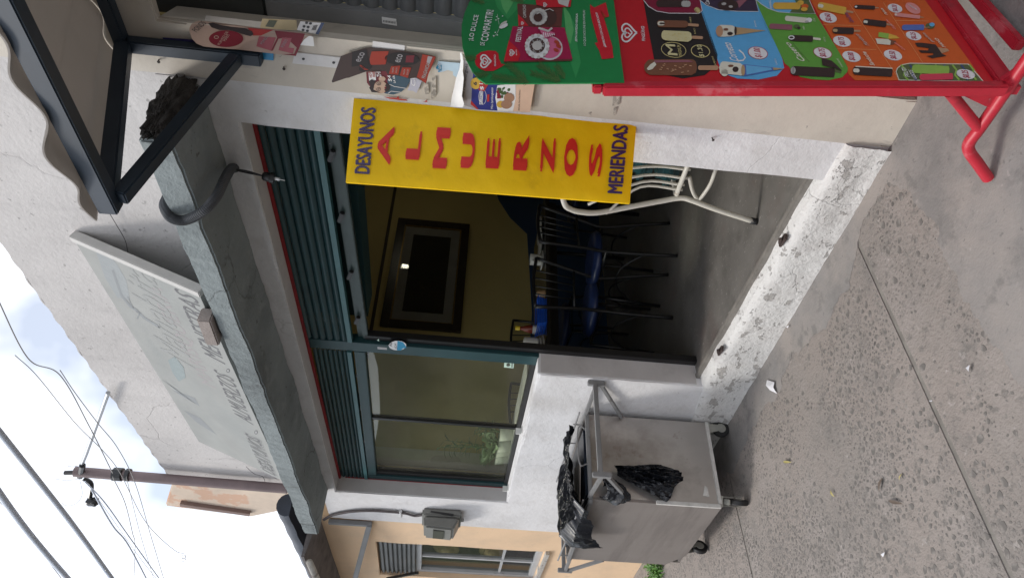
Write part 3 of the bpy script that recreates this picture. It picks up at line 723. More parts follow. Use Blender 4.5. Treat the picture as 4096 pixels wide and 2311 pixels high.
# ================================================================== faded board leaning on the ledge
bd_mat = M('faded_board', (.32, .325, .312), .9, .08, 5, spec=.15, dirt=[((.27, .29, .285), .9, .45, .25, .7, (1, 1, 2)), ((.36, .355, .35), 18, .6, .1, .5, (3, 1, .2))])
BTR, BBR, BBL = onY(295, 957, -.03), onY(795, 1175, -.275), onY(1140, 1926, -.262)
bpl = Plane.three(BTR, BBR, BBL); BTL = bpl.at(795, 1765)
bo = thing('shop_board', 'long faded signboard leaning over the ledge against the parapet', 'sign', (-3.3, -.2, 2.6))
MB().prism([BTR, BBR, BBL, BTL], -bpl.n*.02).build('board_panel', bd_mat, bo)
wfr = M('white_wood_trim', (.44, .43, .41), .6, .1, 9)
e1 = (BBR-BTR).normalized(); e2 = (BBL-BBR).normalized()
MB().bar(BTR-e1*.01-bpl.n*.012-e2*.006, BBR+e1*.012-bpl.n*.012-e2*.006, .035, .042, bpl.n).build('edge_trim', wfr, bo, bevel=.003)
bb = Print(bpl, 0, 0, 1, .0005)
def bt(body, bl, br, hm, m, k, bold, sh=0., dx=(0, 0)):
    uv, fs = glyphs(body, bold, sh); a, b = bpl.at(*bl, .0005*k), bpl.at(*br, .0005*k); d = b-a; u = bpl.n.cross(d).normalized(); u = u if u.z > 0 else -u
    bb.mb.mat(m); bb.mb.add([a+d*x+u*(hm*y) for x, y in uv], fs)
ik = flat('faded_black', (.14, .14, .145), .9); ig = flat('faded_grey', (0.285, 0.292, 0.284), .9); ip = flat('faded_pink', (0.312, 0.292, 0.292), .9); ib = flat('faded_blue', (0.285, 0.302, 0.305), .9); it = flat('faded_teal', (0.25, 0.29, 0.292), .9); iw = flat('faded_pale', (0.318, 0.32, 0.312), .9); idk = flat('faded_slate', (0.245, 0.257, 0.262), .9)
for seg_, bl, br in (('DESAYUNOS', (1110, 1908), (1042, 1758)), ('ALMUERZOS', (1015, 1700), (931, 1510)), ('MENESTRAS', (902, 1458), (785, 1190))):
    bt(seg_, bl, br, .115, ik, 2, .028, .25); bt(seg_, bl, br, .113, iw, 3, -.02, .25) if 'M' not in seg_ else None
for p in ((1024, 1728), (912, 1482)): bb.ell(p, 7, 8, ik, 2); bb.ell(p, 4, 5, iw, 3)
bt('MARISQUERIA', (880, 1560), (660, 1160), .115, ip, 1, .03)
bt('Manabita', (785, 1480), (610, 1100), .2, ig, 2, .0, .3)
bb.line([bb_ for bb_ in ((450,1080),(485,1180),(520,1225),(545,1240),(575,1270),(640,1310))], 9, idk, 2)
bb.line([(510,1185),(520,1210),(535,1235)], 5, idk, 2); bb.line([(545,1245),(560,1250),(548,1275)], 5, idk, 2)
bb.poly([(385,1010),(420,1110),(470,1190),(520,1200),(505,1120),(470,1060),(420,1000)], ib, 1)
bb.poly([(672,1440),(700,1425),(735,1470),(742,1510),(715,1525),(690,1490)], it, 2)
bb.poly([(645,1515),(690,1545),(760,1600),(790,1620),(765,1600),(700,1560),(670,1530)], ib, 1); bb.poly([(690,1560),(780,1590),(800,1625),(740,1590)], idk, 1)
bb.poly([(735,1640),(800,1670),(870,1740),(790,1690)], idk, 1)
bb.line([(980,1848),(790,1450),(612,1062)], 0.01, ib, 1)
bb.line([(820,1205),(700,1150)], 3, ik, 1) if False else None
bb.build('faded_print', bo)
q = onY(838, 1300, -.30); g_ = M('grey_brown_brick', (.30, .26, .24), .95, .15, 14, .7, 90)
brk = MB(); a, b = onY(822, 1290, -.30), onY(845, 1350, -.30)
brk.hexa([Vector((x, y, z)) for z in (z_led(q.x)+.108, z_led(q.x)+.165) for x, y in ((q.x-.09, -.345), (q.x+.09, -.345), (q.x+.09, -.275), (q.x-.09, -.275))])
tag(brk.build('brick', g_, None, bevel=.006), 'single grey brown brick propping the faded board on the ledge', 'brick')
# tie wires of the board
wire_m = M('grey_wire', (.10, .09, .085), .6, .2, 30)
w1 = smoothpath([onY(*p, y) for p, y in (((430,840),-.03),((460,890),-.02),((500,960),-.02),((512,1010),-.03),((530,1050),-.06),((545,1078),-.10))])
tag(MB().tube(w1, .0016, 5).build('tie_wire', wire_m), 'thin wire running from the awning to the faded board', 'wire')
w2 = smoothpath([onY(*p, -.02) for p in ((985,1865),(1000,1880),(1020,1895),(1050,1905),(1060,1930),(1050,1960))])
tag(MB().tube(w2, .0018, 5).build('tie_wire', wire_m), 'loose wire dangling at the far end of the faded board', 'wire')

# ================================================================== flexible conduit over the ledge and the bare lamp socket
hp = smoothpath([onY(*p, y) for p, y in (((940,672),.002),((924,676),-.06),((900,715),-.17),((866,785),-.28),((815,843),-.345),((743,880),-.35),((690,874),-.345),((663,843),-.31),((658,816),-.26),((668,790),-.2))], 26)
tag(MB().tube(hp, .0165, 10, rf=lambda i: 1.0+.13*(i % 2)).build('flexible_conduit', M('dark_grey_conduit', (.06, .065, .072), .5, .2, 20), smooth=False), 'dark ribbed conduit looped over the concrete ledge', 'conduit')
so = thing('lamp_socket', 'black bulb holder dangling on wires under the lintel', 'lamp holder', onY(1100, 716, -.05))
a, b, c, d = onY(924, 676, -.05), onY(1048, 703, -.05), onY(1098, 714, -.05), onY(1140, 722, -.05)
MB().tube(smoothpath([a, onY(985, 684, -.05), b]), .0032, 6).tube(smoothpath([a+Vector((0, 0, .004)), onY(990, 692, -.05), b]), .0032, 6).build('wire', black_metal, so)
ax = (c-b); MB().lathe([(0, 0), (.012, .001), (.0175, .008), (.0175, ax.length*.62), (.021, ax.length*.66), (.021, ax.length), (.012, ax.length), (0, ax.length*.9)], b, 16, ax).build('holder', black_metal, so, auto=.7)
MB().tube([c, c.lerp(d, .5)], .007, 8).tube([c.lerp(d, .5), d], .0022, 6).build('contact', M('bright_metal', (.6, .6, .6), .3, .1, 20, metal=.8), so)

# ================================================================== post on the roof, with its ties and boxes
post_m = M('brown_painted_post', (.19, .14, .14), .6, .2, 6)
pt = thing('roof_post', 'brown wooden post rising above the parapet and carrying cables', 'post', (-4.92, -.05, 2.52))
pa, pb = onY(1150, 1953, -.06), onY(300, 1885, -.06)
MB().tube([pa, pb], .036, 8).build('shaft', post_m, pt, auto=.9)
MB().tube([onY(455, 1895, -.06), onY(490, 1897, -.06)], .045, 10).tube([onY(505, 1898, -.06), onY(520, 1899, -.06)], .043, 10).build('tie_band', black_metal, pt)
ins = MB(); ins.tube([onY(335, 1888, -.06), onY(260, 1890, -.06)], .016, 8).tube([onY(330, 1860, -.07), onY(320, 1905, -.07)], .02, 8).tube(smoothpath([onY(335, 1912, -.06), onY(365, 1935, -.08), onY(360, 1985, -.12)]), .016, 8)
ins.build('cable_clamp', black_metal, pt)
for pts in (((335,1872),(300,1862),(270,1864)),((325,1912),(270,1920),(220,1914)),((322,1925),(328,1980),(300,2015),(262,2020),(245,2005))):
    MB().tube(smoothpath([onY(*p, -.06) for p in pts]), .0014, 5).build('wire_end', wire_m, pt)
jb = lump('junction_box', onY(370, 2005, -.14), (.028, .03, .04), black_metal, pt, .15, 5, 3, 2)
cab_m = M('glare_pale_cable', (.62, .68, .78), .6, .0, 3); cab_l = M('pale_cable', (.34, .33, .32), .6, .1, 10)  # dark cables coloured pale blue-grey to imitate the glare of the sky
def cable(pts, r, label, m, Y=-.2, group=None):
    tag(MB().tube(smoothpath([onY(*p[:2], p[2] if len(p) > 2 else Y) for p in pts], 14), r, 8).build('cable', m, None, smooth=True), label, 'cable', group)
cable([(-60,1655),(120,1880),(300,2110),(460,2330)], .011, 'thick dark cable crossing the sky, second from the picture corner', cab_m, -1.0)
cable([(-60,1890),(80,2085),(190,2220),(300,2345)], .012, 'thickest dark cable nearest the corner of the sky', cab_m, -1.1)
cable([(-60,1950),(60,2070),(160,2200),(260,2330)], .0016, 'thin cable running beside the thickest cable', cab_l, -1.05)
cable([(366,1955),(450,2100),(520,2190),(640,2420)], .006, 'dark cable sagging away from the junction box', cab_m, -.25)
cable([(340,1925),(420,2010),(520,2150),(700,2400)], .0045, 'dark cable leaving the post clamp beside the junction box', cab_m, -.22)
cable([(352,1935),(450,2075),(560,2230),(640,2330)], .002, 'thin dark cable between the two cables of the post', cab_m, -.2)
cable([(-40,1130),(110,1430),(240,1500),(355,1700),(450,1890)], .0028, 'pale cable reaching the post tie from the sky edge', cab_l, -.3)
cable([(60,1420),(150,1505),(300,1690),(410,1800),(480,1890),(560,2050),(620,2130),(700,2200),(735,2212)], .002, 'thin cable passing behind the post with a coiled loose end', cab_l, -.3)
cable([(240,1480),(300,1570),(390,1690),(470,1790),(540,1930),(600,2130),(660,2330)], .0022, 'thin pale cable crossing nearest the roof edge', cab_l, -.3)
cable([(450,1905),(500,2010),(530,2130),(540,2180),(535,2330)], .0026, 'thin pale cable hanging steeply below the post tie', cab_l, -.2)
cable([(505,1905),(560,2130),(620,2330)], .0018, 'faint cable beside the steep one below the post', cab_l, -.2)
tag(MB().tube(smoothpath([onY(735+8*cos(t), 2218+10*sin(t)+2*t, -.3) for t in [i*.7 for i in range(18)]], 3), .0016, 5).build('cable_coil', wire_m), 'small coil of wire at the end of the thin cable', 'cable')
tag(MB().tube([onY(432, 1570, -.05), onY(345, 1812, -.06), onY(322, 1868, -.06)], .012, 8).build('stay_pipe', M('galvanised_pipe', (.4, .42, .45), .4, .1, 8, metal=.4)), 'thin galvanised stay between roof edge and post', 'pipe')

# ================================================================== meter box with its service cable
mt = thing('meter_box', 'grey electricity meter box on the white wall near the corner', 'meter box', (-5.2, 0, 1.4))
gbox = M('dusty_grey_plastic', (.19, .19, .175), .42, .15, 8, .1, 40, dirt=[((.3, .29, .26), 3, .5, .2, .6)])
f1 = [onY(*p, -.002) for p in ((1700,2030),(1700,2095),(1850,2105),(1850,2042))]
xr, xl, zt_, zb = -5.10, -5.35, 1.715, 1.425
MB().box((xl, -.055, zb), (xr, -.002, zt_)).build('back_case', gbox, mt, bevel=.012)
MB().hexa([(xl+.012, -.15, zb+.055), (xr-.012, -.15, zb+.055), (xr-.012, -.056, zb+.012), (xl+.012, -.056, zb+.012), (xl+.012, -.14, zt_-.025), (xr-.012, -.14, zt_-.025), (xr-.012, -.056, zt_-.012), (xl+.012, -.056, zt_-.012)]).build('cover', gbox, mt, bevel=.014)
MB().bar((xr-.002, -.03, zt_-.06), (xr-.002, -.045, zb+.06), .012, .012).build('seal_bar', black_metal, mt)
MB().box((xl+.05, -.153, zb+.12), (xr-.05, -.143, zb+.2)).build('meter_window', M('smoked_plastic', (.08, .08, .07), .15), mt)
MB().lathe([(0, 0), (.012, 0), (.012, .02), (0, .02)], (xr-.05, -.06, zb-.018), 10).build('gland', gbox, mt)
cp = [onY(*p, -.012) for p in ((1296,2078),(1330,2060),(1400,2046),(1480,2042),(1560,2046),(1620,2052),(1660,2062),(1692,2058))]
MB().tube(smoothpath(cp), .0085, 7).tube(smoothpath([p+Vector((.018, -.004, .004)) for p in cp]), .007, 7).build('service_cable', M('dusty_brown_cable', (.09, .075, .075), .7, .3, 20), mt)
MB().tube([onY(1602, 2042, -.012), onY(1604, 2062, -.012)], .012, 8).build('cable_clip', M('white_clip', (.6, .6, .6), .5), mt)

# ================================================================== push cart
ply = M('brushed_steel_sheet', (.47, .445, .42), .32, .12, 2.4, .15, 40, metal=.65, stretch=(1, 1, .35), dirt=[((.24, .21, .19), 1.6, .50, .12, .6), ((.52, .48, .45), 5, .57, .08, .4), ((.24, .18, .15), 9, .62, .03, .4)])
ply2 = M('dull_steel_sheet', (.29, .265, .25), .42, .12, 2.4, .15, 60, metal=.5, stretch=(1, 1, .25), dirt=[((.17, .155, .145), 3, .50, .2, .6, (.4, 1, 3)), ((.36, .33, .31), 14, .6, .05, .4, (.2, 1, 2))])
cart_grey = M('cart_grey_tube', (.22, .22, .22), .5, .12, 12, .1, 60, dirt=[((.10, .09, .08), 18, .64, .04, .6)])
edge_white = M('worn_white_strip', (.58, .57, .54), .7, .15, 20)
plastic_black = M('black_plastic_film', (.010, .011, .014), .26, .2, 9, .35, 30, spec=.4, bdist=.008)
cx0, cx1, cy0, cy1 = -4.44, -3.535, -.545, -.035
zb_ = lambda x: .085+GS*(x-cx1); zt2 = lambda x: .80+.035*(x-cx1)
cart = thing('push_cart', 'plywood street cart on casters with grey tube handles below the window', 'cart', ((cx0+cx1)/2, -.29, 0))
def slabx(name, x0, x1, y0, y1, mat, z0=zb_, z1=zt2, bev=.003):
    return MB().hexa([(x, y, z0(x)) for x, y in ((x0,y0),(x1,y0),(x1,y1),(x0,y1))]+[(x, y, z1(x)) for x, y in ((x0,y0),(x1,y0),(x1,y1),(x0,y1))]).build(name, mat, cart, bevel=bev)
slabx('end_panel', cx1-.018, cx1, cy0+.014, cy1, ply); slabx('end_panel', cx0, cx0+.018, cy0+.014, cy1, ply)
pts = [(cx1, zb_(cx1)), (cx1, zt2(cx1)), (cx0, zt2(cx0)), (cx0, zb_(cx0)+.10), (cx0+.10, zb_(cx0)+.05), (cx0+.17, zb_(cx0)+.015), (cx0+.30, zb_(cx0)+.02)]
MB().prism([(x, cy0, z) for x, z in pts], (0, .014, 0)).build('side_panel', ply2, cart)
slabx('side_panel', cx0+.018, cx1-.018, cy1-.014, cy1, ply2)
slabx('floor_panel', cx0+.018, cx1-.018, cy0+.014, cy1-.014, ply2, lambda x: zb_(x)+.004, lambda x: zb_(x)+.02)
slabx('tray', cx0+.018, cx1-.018, cy0+.014, cy1-.014, ply, lambda x: zt2(x)-.06, lambda x: zt2(x)-.045)
MB().bar((cx1+.004, cy0+.006, zb_(cx1)+.005), (cx1+.004, cy0+.006, .44), .012, .02, (0, 1, 0)).build('corner_strip', edge_white, cart)
MB().bar((cx1+.005, cy0+.02, zb_(cx1)+.005), (cx1+.005, cy1, zb_(cx1)+.005), .012, .016).build('corner_strip', edge_white, cart)
# top frame
fr = MB()
for (a, b) in (((cx1+.008, cy0), (cx1+.008, cy1)), ((cx0-.008, cy0), (cx0-.008, cy1)), ((cx0, cy0-.008), (cx1, cy0-.008)), ((cx0, cy1+.008), (cx1, cy1+.008))):
    fr.bar((*a, zt2(a[0])-.008), (*b, zt2(b[0])-.008), .022, .022)
fr.build('top_frame', cart_grey, cart, bevel=.003)
fr = MB(); h = .055
for (a, b) in (((cx0-.02, cy0-.006), (cx1, cy0-.006)), ((cx0-.02, cy1+.006), (cx1, cy1+.006))):
    fr.tube([(*a, zt2(a[0])+h), (*b, zt2(b[0])+h*.6)], .005, 6)
    for t in (.1, .35, .6, .85):
        x = a[0]+(b[0]-a[0])*t; fr.tube([(x, a[1], zt2(x)), (x, a[1], zt2(x)+h*.9)], .004, 6)
fr.tube(smoothpath([(cx1+.005, cy1-.1, zt2(cx1)), (cx1+.005, cy1-.1, zt2(cx1)+.045), (cx1+.005, cy0+.2, zt2(cx1)+.045), (cx1+.005, cy0+.2, zt2(cx1))], 5), .004, 6)
fr.build('top_rail', cart_grey, cart)
def handle(xh, xb, ya, yb, zh):
    hb = MB().bar((xh, ya, zh), (xh, yb, zh), .024, .024).build('handle_bar', cart_grey, cart, bevel=.003)
    for y, yo in ((ya, cy0+.01), (yb, cy1-.01)):
        MB().bar((xh, y, zh-.055), (xh, y, zh+.04), .026, .026, (0, 1, 0)).build('handle_post', cart_grey, cart, bevel=.003)
        MB().bar((xh, y, zh-.01), (xb, yo, zh+.0), .02, .02).build('handle_strut', cart_grey, cart, bevel=.003)
        MB().bar((xh, y, zh-.03), (xb, yo, zh-.21), .02, .02).build('handle_strut', cart_grey, cart, bevel=.003)
handle(-3.24, cx1+.01, -.545, -.015, .80); handle(-4.70, cx0-.01, -.53, -.03, .745)
rub = M('black_rubber', (.014, .014, .015), .6, .2, 30); zinc = M('dull_zinc', (.42, .42, .38), .4, .15, 20, metal=.5)
def caster(x, y, ang, brake):
    g = gz(x, y); r = .05
    ax = Vector((-sin(ang), cos(ang), 0)); fw = Vector((cos(ang), sin(ang), 0)); c = Vector((x, y, g+r))+fw*.012
    w = MB().lathe([(.018, -.014), (r-.004, -.014), (r, -.009), (r, .009), (r-.004, .014), (.018, .014), (.018, -.014)], c, 24, ax).build('wheel', rub, cart, auto=.6)
    MB().lathe([(0, -.016), (.026, -.0155), (.028, -.013), (.028, .013), (.026, .0155), (0, .016)], c, 18, ax).build('hub', zinc, w, auto=.6)
    f = MB(); top = zb_(x)-.002
    for s_ in (-1, 1):
        o_ = ax*(.021*s_); p = [c+o_+Vector((0, 0, -.012))+fw*.012, c+o_-fw*.014+Vector((0, 0, -.006)), Vector((x, y, top-.012))+o_-fw*.028, Vector((x, y, top-.012))+o_+fw*.03]
        f.prism(p, ax*.003*s_)
    u = Vector((x, y, top-.008)); f.bar(u-fw*.034, u+fw*.034, .058, .012)
    f.build('fork', zinc, cart, bevel=.002)
    if brake: MB().bar(u+fw*.03+Vector((0, 0, -.015)), u+fw*.07+Vector((0, 0, -.028)), .03, .012).build('brake_lever', zinc, cart, bevel=.003)
for x, y, a, b in ((-3.57, -.49, -.5, 1), (-3.57, -.06, 1.45, 0), (-4.33, -.47, 2.0, 0), (-4.36, -.07, 1.3, 0)): caster(x, y, a, b)
MB().prism([onX(*p, cx1+.002) for p in ((2818,1940),(2830,1950),(2838,1985),(2812,1982))], (.0008, 0, 0)).build('paper_scrap', edge_white, cart)

def film(label, fn, amp, seed, nu=56, nv=44, fold=5.):
    """thin plastic film: fn(u, v) gives the resting place and the outward direction; sharp folds fan out along v"""
    vs = []; fs = []
    for i in range(nu+1):
        for j in range(nv+1):
            u, v = i/nu, j/nv; p, o_, w = fn(u, v); p, o_ = Vector(p), Vector(o_)
            a1 = noise.noise(Vector((u*fold+seed, v*1.6, seed))); a2 = noise.noise(Vector((u*fold*2.3+v*2.2, v*3.4+seed, 2.)))
            a3 = noise.noise(Vector((u*fold*1.2-v*4+seed, v*5.5+u*3, 7.)))
            d = (1-abs(a1)*2.2)*.55+(.5-abs(a2))*.7+(.5-abs(a3))*.55
            vs.append(p+o_*(amp*w*max(0, .35+d)))
    for i in range(nu):
        for j in range(nv): fs.append([i*(nv+1)+j, (i+1)*(nv+1)+j, (i+1)*(nv+1)+j+1, i*(nv+1)+j+1])
    o = MB().add(vs, fs).build('plastic_film', plastic_black, None, auto=.5); tag(o, label, 'plastic film'); return o
def hang(u, v):          # bag tied at the handle, widening to a ragged hem
    top = Vector((2452+14*u, 1868+40*u)); hem = Vector((2640+100*(1-abs(2*u-1))+22*sin(u*8), 1862+150*u))
    q = top.lerp(hem, v); p = onX(q.x, q.y, cx1+.012); w = .35+.65*sin(pi*min(1, max(0, u)))
    return p+Vector((.012*w, 0, 0)), (1, -.15, .1), w
film('black plastic bag hanging down the end of the cart', hang, .055, 3, 44, 50, 6)
def knot(u, v):
    th = u*2*pi; r = .045*(.45+.55*sin(pi*min(1, .12+v*.86))); c = onX(2412+95*v, 1948+32*v, cx1+.05)
    d = Vector((cos(th), sin(th)*.9, .25*sin(th*2))); return c+d*r, d, 1
film('small bunched black plastic knot behind the cart handle', knot, .022, 9, 40, 24, 7)
def topf(u, v):          # spread on the tray and folded over the street side
    x = -3.57-.52*u-.05*sin(v*5); L_ = .50+.16*min(1, max(0, (u-.15)*2.2))*(.7+.3*sin(u*8)); s_ = v*L_
    if s_ < .47: return (x, cy1-.05-s_, zt2(x)+.022+.02*sin(u*6+v*3)), (0, -.1, 1), 1
    h_ = s_-.47; return (x-.05*h_, cy1-.05-.47-.018-.02*min(1, h_*12), zt2(x)+.03-h_), (0, -1, .2), .7
film('black plastic sheet spread over the cart top and street side', topf, .045, 13, 60, 60, 6)
MB().box((cx0+.05, cy0+.05, .765), (cx1-.07, cy1-.05, .80)).build('top_cloth', M('dark_navy_film', (.015, .022, .035), .3, .3, 10, .5, 18), cart, bevel=.012)
MB().hexa([(-3.95, -.5, .80), (-3.70, -.49, .815), (-3.62, -.30, .82), (-3.9, -.2, .80), (-3.95, -.5, .806), (-3.70, -.49, .821), (-3.62, -.30, .826), (-3.9, -.2, .806)]).build('cardboard_sheet', M('grey_cardboard', (.38, .34, .30), .9), cart)

# ================================================================== A-frame ice-cream board
red_fr = M('red_enamel', (.46, .018, .035), .42, .14, 9, .1, 40, dirt=[((.55, .14, .16), 9, .56, .08, .6), ((.20, .02, .03), 6, .56, .1, .5), ((.45, .42, .40), 26, .685, .012, .9, (1, 1, 1), .001)])
BY = -.45
a0, b0 = onY(1942, 335, BY), onY(3993, 336, BY)
apl = Plane.three(a0, b0, a0+Vector((0, 1, 0)))
dn = (b0-a0).normalized(); Yv = Vector((0, 1, 0))
af = thing('pavement_sign', 'red framed pavement sign with ice cream prices and a green top card', 'sign', (-1.0, -.2, .05))
BWd = .56
def bp(px, py, off=0.): return apl.at(px, py, off)
tl = bp(2410, 338); bl_ = bp(3985, 338)
hL = (bl_-tl).length
MB().prism([tl, tl+Yv*BWd, bl_+Yv*BWd, bl_], -apl.n*.008).build('poster_board', flat('menu_red', (.52, .012, .02), .35), af)
sideL = MB().bar(tl-Yv*.014-apl.n*.004-dn*.0, bl_-Yv*.014-apl.n*.004+dn*.02, .030, .032, apl.n).build('frame_side', red_fr, af, bevel=.004)
MB().bar(tl+Yv*(BWd+.012)-apl.n*.004, bl_+Yv*(BWd+.012)-apl.n*.004, .030, .032, apl.n).build('frame_side', red_fr, af, bevel=.004)
MB().bar(bl_-apl.n*.004-Yv*.02+dn*.018, bl_-apl.n*.004+Yv*(BWd+.02)+dn*.018, .032, .032, apl.n).build('frame_bottom', red_fr, af, bevel=.004)
MB().bar(tl-apl.n*.006-Yv*.02-dn*.014, tl-apl.n*.006+Yv*(BWd+.02)-dn*.014, .026, .026, apl.n).build('frame_top', red_fr, af, bevel=.004)
MB().bar(bl_-apl.n*.02+dn*.058, bl_-apl.n*.02+Yv*BWd+dn*.058, .024, .024, apl.n).build('cross_bar', red_fr, af)
# foot: bar along the wall, bent toe on the ground, struts
bend = onY(3866, 590, -.45); far = onY(4140, 195, -.45); toe = onG(3971, 716)+Vector((0, 0, .014))
ft = smoothpath([far+Vector((.5, 0, .02)), far, bend.lerp(far, .25), bend+Vector((.02, 0, .003)), bend.lerp(toe, .12), bend.lerp(toe, .5), toe], 6)
MB().tube(ft, .0165, 12).build('foot_tube', red_fr, af, auto=1.0)
MB().tube([onY(3800, 372, -.45), onY(3920, 520, -.45)], .015, 12).build('foot_strut', red_fr, af, auto=1.0)
MB().prism([onY(*p, -.452) for p in ((3855,385),(3930,350),(3995,330),(4105,255),(4000,440),(3940,425))], (0, .012, 0)).build('gusset_plate', red_fr, af)
MB().bar(onG(3920, -30)+Vector((0, 0, .03)), onG(4120, 190)+Vector((0, 0, .03)), .03, .03).build('base_bar', red_fr, af, bevel=.004)
far2 = far+Vector((.5, BWd, .02)); MB().tube([far+Vector((.5, 0, .02)), far2], .016, 10).build('base_bar', red_fr, af, auto=1)
# --- colours of the print
K = {k: flat('ice_'+k, c, .4) for k, c in dict(black=(.022, .016, .016), blue=(.11, .38, .68), green=(.12, .33, .05), orange=(.62, .11, .02), plum=(.22, .012, .04), cream=(.62, .55, .30), choc=(.19, .075, .04), dark=(.045, .025, .022), wood=(.48, .27, .16), gold=(.62, .52, .22), white=(.75, .73, .74), grey=(.42, .40, .38), price=(.42, .02, .06), night=(.05, .03, .06), skyb=(.14, .42, .70), yel=(.68, .40, .06), pink=(.72, .28, .26), mauve=(.28, .10, .13), line=(.72, .30, .12), olive=(.10, .13, .05), lime=(.28, .46, .08), purple=(.16, .07, .20), navy=(.05, .08, .20), tan=(.45, .30, .16), rose=(.62, .05, .09), bone=(.70, .66, .55), cobalt=(.10, .16, .46)).items()}
def A(x, y): return Print(apl, 2400, 0, .5505)       # crop of the upper board
up = None
def heart(pr, c, s, m, k=3, w=.16):
    """two nested open hearts; c centre, s half size; upright 'up' is -x in the crop"""
    for f in (1.0, .52):
        pts = []
        for i in range(33):
            t = -pi+.35+(2*pi-.7)*i/32 if f < 1 else -pi+.18+(2*pi-.36)*i/32
            hx = 16*sin(t)**3; hy = 13*cos(t)-5*cos(2*t)-2*cos(3*t)-cos(4*t)
            pts.append((c[0]-hy/16*s*f, c[1]-hx/16*s*f*1.05))
        pr.line(pts, s*w*(1.25 if f == 1 else 1), m, k)
    pr.line([(c[0]+.25*s, c[1]+.22*s), (c[0]+.02*s, c[1]+.04*s), (c[0]-.06*s, c[1]-.0*s)], s*w*.8, m, k)
def new4(): return Print(apl, 2400, 0, .5505)
def new5(): return Print(apl, 3200, 0, .5507)
def new7(): return Print(apl, 2950, 0, .2616)
pr = new4(); heart(pr, (205,240), 62, K['white'], 2); pr.text('PINGÜINO', (330,300), (322,192), 30, K['white'], 2, .03); pr.build('logo_print', af)
def panel(name, pts, mat, mk, lab=None):
    o = mk().poly(pts, K[mat], 1).build('menu_panel', af)
    if lab: o['label'] = lab
    return o
p1 = panel('', [(300,-130),(315,0),(360,260),(400,470),(470,545),(600,572),(760,548),(845,480),(855,400),(745,80),(690,-130)], 'black', new4, 'black section of the ice cream price board')
p2 = panel('', [(700,-130),(735,85),(868,480),(905,540),(1000,572),(1150,580),(1285,552),(1338,495),(1325,430),(1165,85),(1080,-130)], 'blue', new4, 'sky blue section of the ice cream price board')
p3 = panel('', [(200,-250),(330,180),(440,430),(560,640),(725,975),(785,1020),(835,1095),(960,1180),(1150,1217),(1400,1230),(1600,1185),(1680,1105),(1690,1040),(1640,940),(1190,210),(1150,120),(960,-250)], 'green', new7, 'green section of the ice cream price board')
p4 = panel('', [(-60,-250),(75,0),(345,490),(352,540),(400,585),(720,585),(1330,592),(1250,470),(905,0),(720,-250)], 'orange', new5, 'orange section of the ice cream price board')
def pic(par, pr): return pr.build('ice_cream_picture', par)
def badge(par, mk, c, a, b, txt, rot=.25, rim='price', bg='white', ink='price', th=None):
    pr = mk(); pr.ell(c, a, b, K[rim], 2, rot); pr.ell(c, a*.93, b*.92, K[bg], 3, rot)
    h = th or a*.75; pr.text(txt, (c[0]+h*.52+a*.10, c[1]+b*.78), (c[0]+h*.38, c[1]-b*.78), h, K[ink], 4, .012, .15); pr.build('price_badge', par)
pr = new4(); pr.poly([(300,-60),(315,5),(350,50),(410,85),(500,100),(720,102),(745,80),(715,-60)], K['white'], 2).poly([(306,-60),(322,5),(355,46),(412,80),(500,94),(720,96),(740,78),(712,-60)], K['plum'], 3).pill((408,28),(655,28), 52, K['dark'], 4).pill((590,30),(660,30), 46, K['grey'], 5); pic(p1, pr)
pr = new4(); pr.pill((690,60),(725,92), 38, K['gold'], 3); pr.build('price_badge', p1)
pr = new4(); pr.pill((322,492),(708,490), 112, K['choc'], 3, 8, False, 3).poly([(340,500),(365,470),(395,450),(410,470),(380,505),(350,512)], K['bone'], 4).pill((712,494),(860,494), 34, K['wood'], 3)
for _ in range(16):
    x, y = random.uniform(420, 680), random.uniform(455, 530); pr.pill((x, y), (x+random.uniform(12, 22), y+random.uniform(-10, 10)), 7, K['wood'], 5, 3)
pr.poly([(390,440),(640,438),(680,452),(400,456)], K['mauve'], 4); pic(p1, pr)
pr = new4(); pr.pill((665,272),(748,276), 22, K['wood'], 3).pill((448,255),(668,270), 72, K['cream'], 4, 8, False, 3)
for _ in range(14):
    x, y = random.uniform(480, 640), random.uniform(240, 285); pr.pill((x, y), (x+12, y+5), 5, K['gold'], 5, 3)
pic(p1, pr)
pr = new4(); pr.pill((632,180),(718,186), 20, K['wood'], 3).pill((414,172),(640,178), 52, K['choc'], 4, 8, False, 2).pill((418,172),(470,172), 30, K['bone'], 5).pill((432,172),(470,172), 12, K['dark'], 6); pic(p1, pr)
pr = new4(); pr.ring((535,364), 92, 56, 4, K['gold'], 2, .15); pr.text('M', (566,405), (545,325), 72, K['cream'], 3, .05); pr.text('MAGNUM', (598,408), (585,330), 26, K['gold'], 3, .0); pr.build('logo_print', p1)
pr = new4(); pr.ring((730,373), 70, 47, 5, K['gold'], 2, .15); pr.text('$1.30', (762,414), (742,330), 40, K['cream'], 3, .03); pr.text('ALMENDRAS', (846,476), (822,410), 14, K['gold'], 3, 0.); pr.text('BLANCO', (698,248), (690,206), 12, K['gold'], 3, 0.); pr.text('TRIPLE', (668,168), (660,126), 12, K['gold'], 3, 0.); pr.build('lettering', p1)
